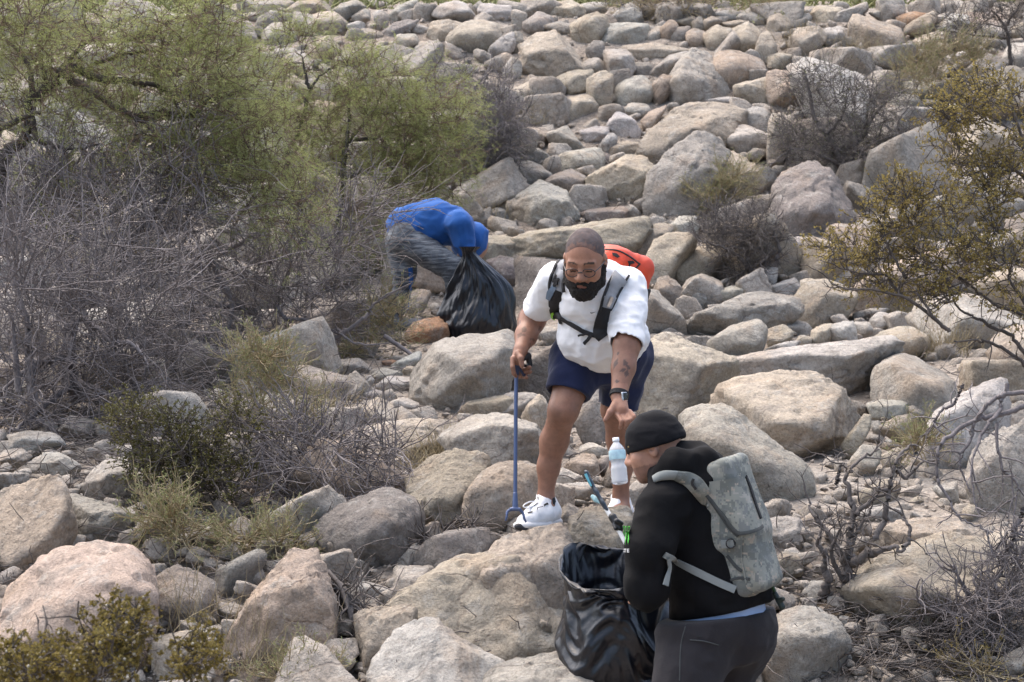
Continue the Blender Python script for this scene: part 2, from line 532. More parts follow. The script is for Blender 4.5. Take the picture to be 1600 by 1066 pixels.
 (400, 700, .3434): """
700,120 760,50 860,0 1000,30 1050,100 1000,130 960,220 970,340 900,360 800,350 740,330 720,200|b=grassround
960,300 970,200 1010,140 1100,80 1200,60 1290,90 1290,250 1180,330 1080,400 1000,390|br=eggtan
290,350 350,280 470,230 560,180 680,190 740,300 720,420 640,540 500,560 400,500 320,430|dr=drybrush
1020,510 1150,380 1380,340 1440,450 1430,640 1390,900 1220,860 1150,700 1060,640|b=stance
730,640 860,570 1000,520 1060,600 1070,650 900,670 820,650|b
900,670 1130,660 1200,850 1390,900 1390,930 1150,920 1000,790|b
790,740 850,680 900,670 960,740 1060,880 950,840 840,820|p
880,540 960,490 1010,510 960,540|b
540,1000 600,890 700,780 800,770 870,825 980,880 1100,950 1090,1250 900,1420 700,1420 560,1200|w=bottompale
1040,960 1180,925 1400,935 1560,920 1620,985 1640,1250 1500,1690 1200,1690 1040,1400|g=bottomslab
-150,950 -60,800 0,660 100,540 210,455 290,470 315,550 290,600 310,700 340,850 330,1020 200,1060 -50,1060|p=pinkwedge
440,620 530,610 610,650 590,710 480,730|w
460,740 640,710 720,740 600,900 540,1000 540,1066 500,1066 490,900|b
940,450 1000,405 1040,430 980,480|w
760,540 830,480 900,500 940,500 850,560|g
690,550 740,540 760,580 720,590|d
750,490 790,490 800,520 760,530|g
1435,300 1515,262 1675,262 1747,350 1703,495 1540,530 1440,470|b=bootrock
1640,1010 1740,945 1830,975 1860,1200 1800,1500 1640,1400|g
560,900 690,700 860,560 1040,480 1240,400 1420,420 1440,700 1420,960 1240,1000 1000,980 760,960|bs=outcrop
""",
 (760, 560, .2814): """
490,330 580,180 650,170 670,330 660,480 540,470|d
520,490 590,470 670,510 640,560 560,540|g
440,600 540,530 600,540 620,640 550,680|b
610,580 680,550 690,620 640,650|d
380,690 420,610 520,660 530,690 420,710|g
370,750 450,700 560,690 640,720 580,780 430,780|g
430,780 520,790 570,810 440,810|g
0,260 130,190 260,190 280,240 210,310 190,330 50,310|g
90,140 330,90 340,180 250,190 130,180|p
200,340 240,280 330,200 340,400 290,460 250,400|b
""",
 (0, 700, .3433): """
-30,560 0,180 60,150 180,120 260,130 300,250 330,380 300,450 200,480 70,560 0,580|p=leftpink
70,500 100,350 140,270 200,290 250,400 270,450 160,500 90,555|g
190,90 210,20 280,25 350,70 360,110 270,130|g
420,120 460,70 550,40 600,90 660,170 640,240 560,270 450,240 380,180|g=leftcrown
300,300 330,210 440,240 560,290 600,380 500,420 420,410 330,430|g
0,690 100,560 250,460 430,420 570,440 650,500 680,600 680,700 670,860 650,1000 300,1090 0,1090|pr=bigleft
690,640 720,570 800,530 900,560 970,600 960,700 900,800 800,830 720,800 690,740|dr=leftdark
975,640 1010,560 1100,500 1165,460 1200,490 1165,590 1100,610 1060,690 990,690|g=wedged
320,230 350,200 380,230 340,245|w
365,210 410,210 380,225|w
340,180 390,160 410,195 370,200|d
0,580 60,540 100,560 40,620 0,640|d
0,10 100,5 140,40 60,90 0,90|g
690,860 850,830 900,900 860,1066 700,1090|b
""",
 (0, 350, .3284): """
50,1000 120,985 230,990 290,1050 300,1066 60,1100|w
0,280 60,280 180,310 270,430 310,520 300,640 250,650 150,560 0,600|w=shrubpale
0,780 80,740 160,800 100,860 0,860|g
""",
 (580, 290, .2345): """
760,190 840,145 900,160 920,220 870,240 800,200|w
750,230 860,210 915,250 860,290 780,290|w
690,300 750,290 790,320 720,330|w
690,250 730,230 750,270 700,290|b
900,110 960,80 970,140 940,220 910,180|b
700,390 760,330 900,340 1000,400 890,480 800,500 720,520|b=bluehead
760,530 880,470 1000,500 1020,560 980,700 880,620 800,560|d
240,760 300,690 390,710 360,800 290,890 240,830|d
860,40 930,0 1000,20 920,80|w
600,60 640,0 750,0 760,60 680,140 610,110|d
""",
}
TINT = {'w': (0.445, 0.42, 0.385), 'g': (0.385, 0.355, 0.312), 'b': (0.42, 0.365, 0.292), 'p': (0.40, 0.325, 0.262),
        'd': (0.25, 0.222, 0.2), 'o': (0.33, 0.195, 0.12)}
TINT_WORD = {'w': 'pale', 'g': 'grey', 'b': 'buff', 'p': 'pinkish', 'd': 'dark grey', 'o': 'rust orange'}

_ico = {}
def ico(level):
    if level not in _ico:
        bm = bmesh.new(); bmesh.ops.create_icosphere(bm, subdivisions=level, radius=1.0)
        V = np.array([v.co[:] for v in bm.verts]); Fc = np.array([[v.index for v in f.verts] for f in bm.faces]); bm.free()
        _ico[level] = (V, Fc)
    return _ico[level]

def hull_planes(P):
    bm = bmesh.new()
    for p in P: bm.verts.new(p)
    r = bmesh.ops.convex_hull(bm, input=bm.verts[:])
    dead = [g for g in r['geom_interior'] + r['geom_unused'] if isinstance(g, bmesh.types.BMVert)]
    bmesh.ops.delete(bm, geom=list(set(dead)), context='VERTS')
    bm.normal_update()
    N, D = [], []
    for f in bm.faces:
        if f.calc_area() > 1e-7:
            n = np.array(f.normal); N.append(n); D.append(n @ np.array(f.verts[0].co))
    bm.free()
    N, D = np.array(N), np.array(D)
    keep = []
    for i in range(len(N)):
        if all(N[i] @ N[j] < 0.985 for j in keep): keep.append(i)
    N, D = N[keep], D[keep]
    c = P.mean(0)
    flip = (N @ c) > D
    N[flip] *= -1; D[flip] *= -1
    return N, D

def solid_from_planes(N, D, c, ext, level, p, seed, rough=1.0):
    V, Fc = ico(level)
    dirs = V * ext[None, :]
    dirs /= np.linalg.norm(dirs, axis=1)[:, None]
    dist = np.maximum(D - N @ c, 1e-3)
    q = np.maximum(0, dirs @ N.T) / dist[None, :]
    m = q.max(1)
    r = 1.0 / (m * ((q / m[:, None]) ** p).sum(1) ** (1.0 / p))
    P = dirs * r[:, None]
    s = float(np.mean(r))
    sh = np.random.RandomState(seed).rand(3) * 50
    Q = P / s
    amp = 0.026 * fbm(Q * 1.6 + sh, seed, 3) - 0.040 * np.abs(fbm(Q * 4.2 + sh, seed + 5, 3)) + 0.010 * fbm(Q * 12 + sh, seed + 9, 2)
    # stepped breaks, like flaked granite
    st = fbm(Q * np.array([1.1, 1.1, 2.6]) + sh[::-1], seed + 3, 2)
    fr = np.mod(st * 2.6, 1.0)
    amp += 0.034 * (np.clip(fr / .86, 0, 1) - np.clip((fr - .86) / .14, 0, 1) - .4)
    # joints: a few deep cracks across the block
    jn = np.random.RandomState(seed + 1).randn(2 if level < 5 else 5, 3); jn /= np.linalg.norm(jn, axis=1)[:, None]
    for a in jn:
        dd = Q @ a + 0.22 * fbm(Q * 1.5 + sh[1], seed + 21, 3) + 0.5 * (np.mod(sh[0] * (1 + 3 * a[0]), 1.0) - .5)
        amp -= 0.055 * np.exp(-(dd / 0.020) ** 2) * (fbm(Q * 1.2 + sh[2], seed + 33, 2) > -0.1)
        amp += 0.018 * np.tanh(dd * 25)
    P = P * (1 + rough * amp)[:, None]
    return P, Fc

rock_info = []
ALLPOLY = []
def make_rock(poly, flags, key, idx):
    rnd = np.random.RandomState(1000 + idx)
    poly = np.array(poly, float)
    u0, v0 = poly.min(0); u1, v1 = poly.max(0)
    vb = min(v1, 1066 + 40)
    low = poly[poly[:, 1] > v1 - 0.25 * (v1 - v0)]
    ub = low[:, 0].mean()
    D0 = ground_hit(ub, v1)
    pm = F / D0
    w, h = (u1 - u0) / pm, (v1 - v0) / pm
    T = min(w * 0.8, h * 1.25) * (0.75 if 's' in flags else 1.0)
    T = max(T, 0.5 * min(w, h))
    cen = poly.mean(0)
    dens = []
    for a, b in zip(poly, np.roll(poly, -1, 0)):
        dens += [a, (a + b) / 2]
    pts = []
    tt = lambda v: (v - v0) / max(v1 - v0, 1)
    front = 0.30 + 0.25 * rnd.rand()
    for u, v in poly:
        t = tt(v)
        pts.append(W(u, v, D0 + T * (0.12 + 0.85 * (1 - t) ** 1.1)))
    k = rnd.randint(4, 7)
    for j in range(k):                                  # the edge between the upper and the front faces
        a = poly[rnd.randint(len(poly))]
        f = 0.45 + 0.4 * rnd.rand()
        u = cen[0] + (a[0] - cen[0]) * f
        v = v0 + (v1 - v0) * (front + 0.2 * (rnd.rand() - 0.5)) * 0.6 + (cen[1] + (a[1] - cen[1]) * f - v0) * 0.4
        t = tt(v)
        pts.append(W(u, v, D0 + T * (-0.10 + 0.55 * max(0, 0.5 - t)) + 0.05 * T * rnd.randn()))
    for u, v in dens:                                   # back and buried foot
        q = cen + (np.array([u, v]) - cen) * 0.72
        pts.append(W(q[0], q[1], D0 + T * 1.35))
    for u, v in low:
        pts.append(W(cen[0] + (u - cen[0]) * 0.85, v + 0.14 * (v1 - v0), D0 + T * 0.55))
    pts = np.array(pts)
    N, Dp = hull_planes(pts)
    c = pts.mean(0)
    nb = 7 if 'r' not in flags else 4
    for j in range(nb):                                 # broken faces
        n = rnd.randn(3); n[1] = -abs(n[1]) * 0.9 - 0.15
        if j < 5 and 'r' not in flags: n[2] = abs(n[2]) * (1 if j % 2 else -.6)
        n /= np.linalg.norm(n)
        sup = (pts @ n).max()
        q = 0.60 + 0.25 * rnd.rand() if (j < 5 and 'r' not in flags) else 0.88 + 0.12 * rnd.rand()
        N = np.vstack([N, n]); Dp = np.append(Dp, c @ n + (sup - c @ n) * q)
    px = math.sqrt(max(1, (u1 - u0) * (v1 - v0)))
    level = 5 if px > 85 else (4 if px > 34 else 3)
    ext = np.maximum(pts.max(0) - pts.min(0), 0.01)
    P, Fc = solid_from_planes(N, Dp, c, ext / ext.max(), level, (22 if 'r' in flags else 200), 500 + idx)
    A = P + c
    su, sv = CU + A[:, 0] / A[:, 1] * F, CV - A[:, 2] / A[:, 1] * F
    kx, kz = (u1 - u0) / (su.max() - su.min()) * 1.15, (v1 - v0) * 1.13 / max(1e-6, min(sv.max(), v1) - sv.min())
    P = P * np.array([min(kx, 1.8), 1.0, min(kz, 1.8)])
    A = P + c
    su, sv = CU + A[:, 0] / A[:, 1] * F, CV - A[:, 2] / A[:, 1] * F
    c = c + np.array([((u0 + u1) / 2 - (su.max() + su.min()) / 2) / F * c[1], 0, -((v0 - 1) - sv.min()) / F * c[1]])
    name = 'boulder' if px > 60 else ('rock' if px > 28 else 'stone')
    o = add(name, mesh_np(name, P, Fc), M_ROCK, loc=c)
    tint = next((q for q in flags if q in TINT), 'b')
    j = 1 + 0.10 * rnd.randn(); cc = np.array(TINT[tint]) * j * (1 + 0.012 * rnd.randn(3))
    o.color = (*np.clip(cc, 0.05, 0.6), 1)
    rock_info.append(dict(o=o, cen=cen, px=px, w=u1 - u0, h=v1 - v0, flags=flags, tint=tint, key=key, poly=poly))

def build_rocks():
    idx = 0
    for (x0, y0, k), txt in ROCKS.items():
        for line in txt.strip().splitlines():
            geo, _, fl = line.partition('|')
            fl, _, key = fl.partition('=')
            poly = [(x0 + float(a) * k, y0 + float(b) * k) for a, b in (q.split(',') for q in geo.split())]
            make_rock(poly, fl, key or None, idx); idx += 1
build_rocks()

def inside_any(U, Vv):
    hit = np.zeros(len(U), bool)
    for r in rock_info:
        p = r['poly']; q = np.roll(p, -1, 0)
        ins = np.zeros(len(U), bool)
        for (x1, y1), (x2, y2) in zip(p, q):
            if y1 == y2: continue
            c = ((Vv < y1) != (Vv < y2)) & (U < (x2 - x1) * (Vv - y1) / (y2 - y1) + x1)
            ins ^= c
        hit |= ins
    return hit

def build_fill():
    """the rocks between the big ones: the larger as things, the rest as one mass of rubble, finer still as gravel"""
    rnd = np.random.RandomState(42)
    placed = []; Vs, Fs, nv = [], [], 0
    N = 9000
    U = rnd.uniform(-40, 1640, N); Vv = 1080 * rnd.rand(N) ** 1.05 + 2
    U = np.concatenate([U, np.where(rnd.rand(5000) < .5, rnd.uniform(-480, -40, 5000), rnd.uniform(1640, 2080, 5000)), rnd.uniform(-480, 2080, 1500)])
    Vv = np.concatenate([Vv, 1080 * rnd.rand(5000) + 2, rnd.uniform(1085, 1330, 1500)])
    free = ~inside_any(U, Vv)
    U, Vv = U[free], Vv[free]
    S = np.where(rnd.rand(len(U)) < 0.30, rnd.uniform(30, 88, len(U)), rnd.uniform(11, 32, len(U)))
    big = (rnd.rand(len(U)) < 0.07) & (Vv > 150); S[big] = rnd.uniform(90, 150, big.sum())
    S *= np.clip(0.85 + (Vv - 100) / 1600, 0.75, 1.3)
    order = np.argsort(-S)
    n_thing = 0
    arr = np.zeros((0, 3))
    for i in order:
        u, v, s = U[i], Vv[i], S[i]
        if s > 34 and u > 1230 and v > 680: continue
        if s > 60 and u < 430 and v > 640: continue
        if s > 20 and (560 < u < 830 and 420 < v < 600): continue
        if s > 60 and ((800 < u < 1230 and v > 600) or inside_any(np.array([u - .3 * s, u + .3 * s, u, u]), np.array([v, v, v - .2 * s, v + .25 * s])).sum() > 1): continue
        if len(arr) and (np.hypot(arr[:, 0] - u, (arr[:, 1] - v) * 1.35) < (arr[:, 2] + s) * 0.35).any(): continue
        arr = np.vstack([arr, [u, v, s]])
        D = ground_hit(u, v + s * 0.3)
        m = s / F * D
        k = rnd.randint(5, 10)
        dirs = rnd.randn(k, 3); dirs /= np.linalg.norm(dirs, axis=1)[:, None]
        ex = np.array([0.56, 0.5, 0.36]) * m * rnd.uniform(0.8, 1.25, 3)
        P, Fc = solid_from_planes(np.vstack([dirs, np.eye(3), -np.eye(3)]) , np.concatenate([np.linalg.norm(dirs * ex, axis=1) * rnd.uniform(0.62, 0.95, k), ex, ex]), np.zeros(3), ex / ex.max(),
                                  4 if s > 50 else 3 if s > 22 else 2, 60, 9000 + i)
        a = rnd.uniform(0, 6.28); ca, sa = math.cos(a), math.sin(a)
        P = P @ np.array([[ca, sa, 0], [-sa, ca, 0], [0, 0, 1]])
        b = rnd.normal(0, 0.30); cb, sb = math.cos(b), math.sin(b)
        P = P @ np.array([[cb, 0, sb], [0, 1, 0], [-sb, 0, cb]])
        x = (u - CU) / F * D
        c = np.array([x, D + 0.2 * m, float(hill(np.array([x]), np.array([D + 0.2 * m]))[0]) + 0.10 * m])
        if s > 66 and n_thing < 44 and -20 < u < 1620 and v < 1075:
            name = 'rock'
            o = add(name, mesh_np(name, P, Fc), M_ROCK, loc=c)
            t = 'bgbwgpd'[rnd.randint(7)]
            o.color = (*(np.array(TINT[t]) * (1 + 0.08 * rnd.randn())), 1)
            q = np.array([[u - s / 2, v - s / 3], [u + s / 2, v - s / 3], [u + s / 2, v + s / 3], [u - s / 2, v + s / 3]])
            rock_info.append(dict(o=o, cen=np.array([u, v]), px=s, w=s, h=s * .7, flags='', tint=t, key=None, poly=q)); n_thing += 1
        else:
            Vs.append(P + c); Fs.append(Fc + nv); nv += len(P)
    o = add('rubble', mesh_np('rubble', np.vstack(Vs), np.vstack(Fs)), M_ROCK)
    o.color = (0.40, 0.36, 0.315, 1)
    tag(o, 'grey and buff rubble filling the gaps between the boulders', 'rubble', kind='stuff')
    # gravel
    n = 9000
    U = rnd.uniform(-60, 1660, n); Vv = rnd.uniform(5, 1120, n)
    V1, F1 = ico(1)
    ys = np.interp(Vv, *zip(*[(v, ground_hit(800, v)) for v in range(0, 1130, 12)]))
    xs = (U - CU) / F * ys
    zs = hill(xs, ys)
    sz = ys / F * rnd.uniform(1.5, 6.5, n) ** 1.0
    q = V1[None] * (1 + 0.25 * rnd.randn(n, len(V1), 1)) * rnd.uniform(0.6, 1.2, (n, 1, 3)) * sz[:, None, None] * np.array([1, 1, .7])
    q = q + np.stack([xs, ys, zs + 0.01], 1)[:, None, :]
    f = F1[None] + (np.arange(n) * len(V1))[:, None, None]
    o = add('gravel', mesh_np('gravel', q.reshape(-1, 3), f.reshape(-1, 3), False), M_ROCK)
    o.color = (0.34, 0.30, 0.26, 1)
    tag(o, 'fine gravel scattered on the dirt of the slope', 'gravel', kind='stuff')
build_fill()
# ------------------------------------------------------------------ plants
def tubes(P, R, sides=4):
    """P (K,n,3) centre lines, R (K,n) radii -> vertices, quads"""
    K, n, _ = P.shape
    T = np.gradient(P, axis=1)
    T /= np.maximum(np.linalg.norm(T, axis=2), 1e-9)[..., None]
    ref = np.where(np.abs(T[..., 2:3]) > 0.9, np.array([1.0, 0, 0]), np.array([0, 0, 1.0]))
    A = np.cross(T, ref); A /= np.maximum(np.linalg.norm(A, axis=2), 1e-9)[..., None]
    B = np.cross(T, A)
    ang = np.arange(sides) * 2 * math.pi / sides
    V = P[:, :, None, :] + R[:, :, None, None] * (np.cos(ang)[None, None, :, None] * A[:, :, None, :] + np.sin(ang)[None, None, :, None] * B[:, :, None, :])
    k = np.arange(K)[:, None, None] * n * sides; i = np.arange(n - 1)[None, :, None] * sides; j = np.arange(sides)[None, None, :]; j2 = (j + 1) % sides
    f = np.stack([k + i + j, k + i + j2, k + i + sides + j2, k + i + sides + j], -1).reshape(-1, 4)
    return V.reshape(-1, 3), f

class Mass:
    def __init__(s): s.V, s.F3, s.F4, s.n = [], [], [], 0
    def addm(s, V, f):
        f = np.asarray(f)
        (s.F3 if f.shape[1] == 3 else s.F4).append(f + s.n); s.V.append(V); s.n += len(V)
    def tube(s, pts, r, sides=6):
        pts = np.asarray(pts, float)[None]; r = np.broadcast_to(np.asarray(r, float), pts.shape[1:2])[None]
        s.addm(*tubes(pts, r, sides))
    def build(s, name, mat, parent=None, smooth=True, origin=None):
        if not s.V: return None
        V = np.vstack(s.V)
        if origin is not None: V = V - origin
        fs = []
        if s.F3: fs.append(np.vstack(s.F3))
        if s.F4: fs.append(np.vstack(s.F4))
        return add(name, mesh_np(name, V, fs, smooth), mat, parent)

def unit(v):
    return v / np.maximum(np.linalg.norm(v, axis=-1, keepdims=True), 1e-9)

def smooth_path(pts, n):
    """Catmull-Rom through pts, n samples"""
    P = np.asarray(pts, float)
    if len(P) == 2: P = np.vstack([P[0], P.mean(0), P[1]])
    Q = np.vstack([2 * P[0] - P[1], P, 2 * P[-1] - P[-2]])
    t = np.linspace(0, len(P) - 1 - 1e-6, n); i = t.astype(int); f = (t - i)[:, None]
    a, b, c, d = Q[i], Q[i + 1], Q[i + 2], Q[i + 3]
    return 0.5 * (2 * b + (c - a) * f + (2 * a - 5 * b + 4 * c - d) * f ** 2 + (3 * b - a - 3 * c + d) * f ** 3)

def grow(rnd, S, Dr, L, n, wig, up):
    """K curved shoots: starts S, directions Dr, lengths L"""
    K = len(S)
    P = np.zeros((K, n, 3)); P[:, 0] = S; d = unit(Dr)
    for i in range(1, n):
        d = unit(d + wig * rnd.randn(K, 3) + np.array([0, 0, up]))
        P[:, i] = P[:, i - 1] + d * (L / (n - 1))[:, None]
    return P

def sprout(rnd, P, m, ang):
    """m side shoots from every path of P: starts and directions"""
    K, n, _ = P.shape
    t = rnd.uniform(0.25, 1.0, (K, m)) * (n - 1.001); i = t.astype(int); f = (t - i)[..., None]
    k = np.arange(K)[:, None]
    S = P[k, i] * (1 - f) + P[k, i + 1] * f
    d = unit(P[k, i + 1] - P[k, i])
    return S.reshape(-1, 3), unit(d + ang * rnd.randn(K, m, 3)).reshape(-1, 3)

def leaf_tris(rnd, C, A, L, Wd):
    """thin pointed leaves: centre C, axis A, length L, width Wd -> two-triangle blades with a fold"""
    K = len(C)
    s = unit(np.cross(A, rnd.randn(K, 3)))
    nrm = np.cross(A, s)
    L = L[:, None]; Wd = Wd[:, None]
    V = np.stack([C, C + A * L * .5 + s * Wd + nrm * Wd * .4, C + A * L, C + A * L * .5 - s * Wd + nrm * Wd * .4], 1)
    k = np.arange(K)[:, None] * 4
    return V.reshape(-1, 3), np.concatenate([k + np.array([[0, 1, 2]]), k + np.array([[0, 2, 3]])])

def wood_mat(name, c1, c2):
    N = NT(name); c = N.coords(False)
    N.l(N.mix(1.0, N.ramp(N.noise(c, 4, 4), [(0.3, c1), (0.7, c2)]), N.ramp(N.noise(c, 90, 4), [(0.3, 0.7), (0.7, 1.25)]), 'MULTIPLY'), N.b.inputs['Base Color'])
    N.b.inputs['Roughness'].default_value = 0.85
    N.l(N.bump(N.noise(c, 160, 3), 0.5, 0.004), N.b.inputs['Normal'])
    return N.m

def leaf_mat(name, c1, c2, c3=None, trans=0.35):
    N = NT(name); c = N.coords(False)
    stops = [(0.30, c1), (0.62, c2)] + ([(0.78, c3)] if c3 else [])
    col = N.mix(1.0, N.ramp(N.noise(c, 3.0, 4), stops), N.ramp(N.noise(c, 70, 2), [(0.3, 0.72), (0.7, 1.25)]), 'MULTIPLY')
    N.l(col, N.b.inputs['Base Color']); N.b.inputs['Roughness'].default_value = 0.65
    N.b.inputs['Specular IOR Level'].default_value = 0.3
    tr = N.n('ShaderNodeBsdfTranslucent'); N.l(col, tr.inputs['Color'])
    mx = N.n('ShaderNodeMixShader'); mx.inputs[0].default_value = trans
    N.l(N.b.outputs[0], mx.inputs[1]); N.l(tr.outputs[0], mx.inputs[2]); N.l(mx.outputs[0], N.out.inputs['Surface'])
    return N.m

M_DEAD = wood_mat('weathered_grey_wood', (0.11, 0.097, 0.098), (0.24, 0.215, 0.215))
M_DEAD_DARK = wood_mat('dark_dead_wood', (0.075, 0.064, 0.06), (0.17, 0.15, 0.14))
M_LIVE = wood_mat('dark_live_wood', (0.045, 0.038, 0.034), (0.12, 0.10, 0.088))
M_RED = wood_mat('reddish_twig', (0.10, 0.062, 0.045), (0.20, 0.135, 0.095))
M_STRAW = leaf_mat('straw', (0.30, 0.235, 0.13), (0.42, 0.36, 0.24), trans=0.2)
M_MESQ = leaf_mat('mesquite_leaf', (0.26, 0.29, 0.11), (0.36, 0.385, 0.165), (0.42, 0.42, 0.21), 0.5)
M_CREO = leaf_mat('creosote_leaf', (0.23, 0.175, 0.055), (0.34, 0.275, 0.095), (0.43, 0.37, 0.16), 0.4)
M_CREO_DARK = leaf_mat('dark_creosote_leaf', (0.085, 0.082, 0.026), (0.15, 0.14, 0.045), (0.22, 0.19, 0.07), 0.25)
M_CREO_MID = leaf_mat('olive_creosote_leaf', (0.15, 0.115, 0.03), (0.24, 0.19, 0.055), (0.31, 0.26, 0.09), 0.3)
M_BROOM = leaf_mat('broom_leaf', (0.20, 0.225, 0.09), (0.29, 0.30, 0.14), (0.36, 0.33, 0.18), 0.25)
M_SEED = leaf_mat('fuzzy_seed', (0.45, 0.42, 0.34), (0.62, 0.58, 0.5), trans=0.3)

def plant(name, label, cat, base, limbs=(), blobs=(), r0=0.03, wood=None, twig=(5, 0.22, 1), twig_wood=None, leaf=None, leaf_mat_=None, seeds=0, seed=1, group=None,
          wig=0.22, up=0.02, twig_r=0.0022, bend=0.25, sec=(3, 0.5), spurs=7):
    """limbs: pixel paths [(u,v,dd),...] + thickness; blobs: (u, v, ru, rv, rd, n) crown volumes, shoots reach n points of each"""
    rnd = np.random.RandomState(seed)
    bu, bv, bd = base
    if bd is None: bd = ground_hit(bu, bv)
    root = W(bu, bv, bd)
    root[2] = min(root[2], float(hill(root[:1], root[1:2])[0]) + 0.02)
    o = empty(name, root); tag(o, label, cat, group)
    wm, tm, fm, sm = Mass(), Mass(), Mass(), Mass()
    nodes = [root]; nr = [r0]; nd = [0.0]
    for pth in limbs:
        r = r0
        if isinstance(pth[0], (int, float)): r, pth = pth[0], pth[1]
        pts = [root if p == 'base' else W(p[0], p[1], bd + (p[2] if len(p) > 2 else 0)) for p in pth]
        P = smooth_path(pts, 8 * len(pts))
        P[1:] += 0.6 * r * vnoise(np.arange(len(P) - 1)[:, None] * np.array([.17, .11, .07]) + rnd.rand() * 50, seed)[:, None] * np.array([1, 1, 1.]) * rnd.choice([-1, 1], 3)
        R = np.linspace(r, max(0.22 * r, 0.003), len(P))
        P[1:] += 0.35 * r * rnd.randn(len(P) - 1, 3) * (rnd.rand(len(P) - 1, 1) < .35)
        wm.tube(P, R, 7)
        if spurs:
            S, Dr = sprout(rnd, P[None], spurs, 0.9)
            Q = grow(rnd, S, Dr, rnd.uniform(.06, .24, len(S)), 7, .25, .02)
            tm.addm(*tubes(Q, np.repeat(np.linspace(.0042, .0016, 7)[None], len(Q), 0), 4))
            S, Dr = sprout(rnd, Q, 2, 0.8)
            Q = grow(rnd, S, Dr, rnd.uniform(.03, .11, len(S)), 5, .25, .02)
            tm.addm(*tubes(Q, np.repeat(np.linspace(.0024, .0011, 5)[None], len(Q), 0), 3))
        nodes += list(P[4::3]); nr += list(R[4::3]); nd += list(np.linalg.norm(P[4::3] - root, axis=1))
    T = []
    for (u, v, ru, rv, rd, n) in blobs:
        q = unit(rnd.randn(n, 3)) * rnd.rand(n, 1) ** (1 / 2.2)
        for a in q: T.append(W(u + a[0] * ru, v + a[1] * rv, bd + (a[2] * rd)))
    if T:
        T = np.array(T)
        T = T[np.argsort(np.linalg.norm(T - root, axis=1))]
        br = []
        nodes = np.array(nodes); nr = np.array(nr); nd = np.array(nd)
        for t in T:
            dt = np.linalg.norm(t - root)
            dist = np.linalg.norm(nodes - t, axis=1) + 0.35 * nd * 0
            dist = np.where(np.linalg.norm(nodes - root, axis=1) < dt * 1.02, dist, dist + 0.6)
            i = int(np.argmin(dist)); s = nodes[i]; L = np.linalg.norm(t - s)
            if L < 0.02: continue
            mid = (s + t) / 2 + bend * L * rnd.randn(3) * 0.5 + np.array([0, 0, 0.10 * L])
            f = np.linspace(0, 1, 8)[:, None]
            P = (1 - f) ** 2 * s + 2 * f * (1 - f) * mid + f ** 2 * t
            P[1:-1] += 0.02 * L * rnd.randn(6, 3)
            r1 = min(nr[i] * 0.8, 0.0028 + 0.010 * L)
            R = np.linspace(r1, max(0.0022, 0.35 * r1), 8)
            br.append((P, R))
            nodes = np.vstack([nodes, P[2::2]]); nr = np.append(nr, R[2::2]); nd = np.append(nd, np.full(3, dt))
        BP = np.array([b[0] for b in br]); BR = np.array([b[1] for b in br])
        wm.addm(*tubes(BP, BR, 5))
        m, L, lev = twig
        S, Dr = sprout(rnd, BP[:, 3:], m, 0.7)
        TP = grow(rnd, S, Dr, L * rnd.uniform(0.5, 1.3, len(S)), 6, wig, up)
        tm.addm(*tubes(TP, np.repeat(np.linspace(twig_r * 1.4, twig_r * .7, 6)[None], len(TP), 0), 3))
        tips = [TP]
        for _ in range(lev):
            S, Dr = sprout(rnd, tips[-1], sec[0], 0.65)
            Q = grow(rnd, S, Dr, L * sec[1] * rnd.uniform(0.5, 1.3, len(S)), 5, wig, up)
            tm.addm(*tubes(Q, np.repeat(np.linspace(twig_r * .9, twig_r * .5, 5)[None], len(Q), 0), 3))
            tips.append(Q)
        if leaf:
            kind, cnt, ln, wd = leaf
            P = tips[-1]
            if kind == 'pinnate':                         # leaf stalks with rows of narrow leaflets
                S, Dr = sprout(rnd, P, cnt, 0.9)
                Q = grow(rnd, S, Dr, rnd.uniform(0.05, 0.09, len(S)), 7, 0.08, -0.05)
                C_ = Q[:, 1:].reshape(-1, 3); A0 = unit(np.gradient(Q, axis=1)[:, 1:]).reshape(-1, 3)
                sd = unit(np.cross(A0, np.array([0.2, 0.3, 1.0]) + 0.2 * rnd.randn(len(A0), 3)))
                for sg in (-1, 1):
                    A = unit(A0 * 0.55 + sg * sd + 0.2 * rnd.randn(len(A0), 3))
                    fm.addm(*leaf_tris(rnd, C_, A, ln * rnd.uniform(.7, 1.2, len(C_)), wd * rnd.uniform(.7, 1.2, len(C_))))
            elif kind == 'small':                         # clumps of small paired leaves toward the tips
                S, Dr = sprout(rnd, P, cnt, 1.1)
                fm.addm(*leaf_tris(rnd, S, Dr, ln * rnd.uniform(.6, 1.3, len(S)), wd * rnd.uniform(.7, 1.3, len(S))))
            if seeds:
                S, Dr = sprout(rnd, P, 1, 1.0)
                S = S[rnd.rand(len(S)) < seeds]; V1, F1 = ico(1)
                q = S[:, None, :] + V1[None] * 0.0038 * rnd.uniform(.7, 1.3, (len(S), 1, 1))
                sm.addm(q.reshape(-1, 3), (F1[None] + (np.arange(len(S)) * len(V1))[:, None, None]).reshape(-1, 3))
    wm.build('stem' if r0 < 0.02 else 'trunk', wood or M_DEAD, o, True, root)
    tm.build('twigs', twig_wood or wood or M_DEAD, o, True, root)
    fm.build('foliage', leaf_mat_ or M_MESQ, o, False, root)
    q = sm.build('seeds', M_SEED, o, True, root)
    if q: tag(q, kind='stuff')
    return o

def zpath(x0, y0, k, txt, dd=0.0, de=None):
    q = [tuple(float(a) for a in s.split(',')) for s in txt.split()]
    de = dd if de is None else de
    return [(x0 + a[0] * k, y0 + a[1] * k, dd + (de - dd) * i / max(1, len(q) - 1)) for i, a in enumerate(q)]

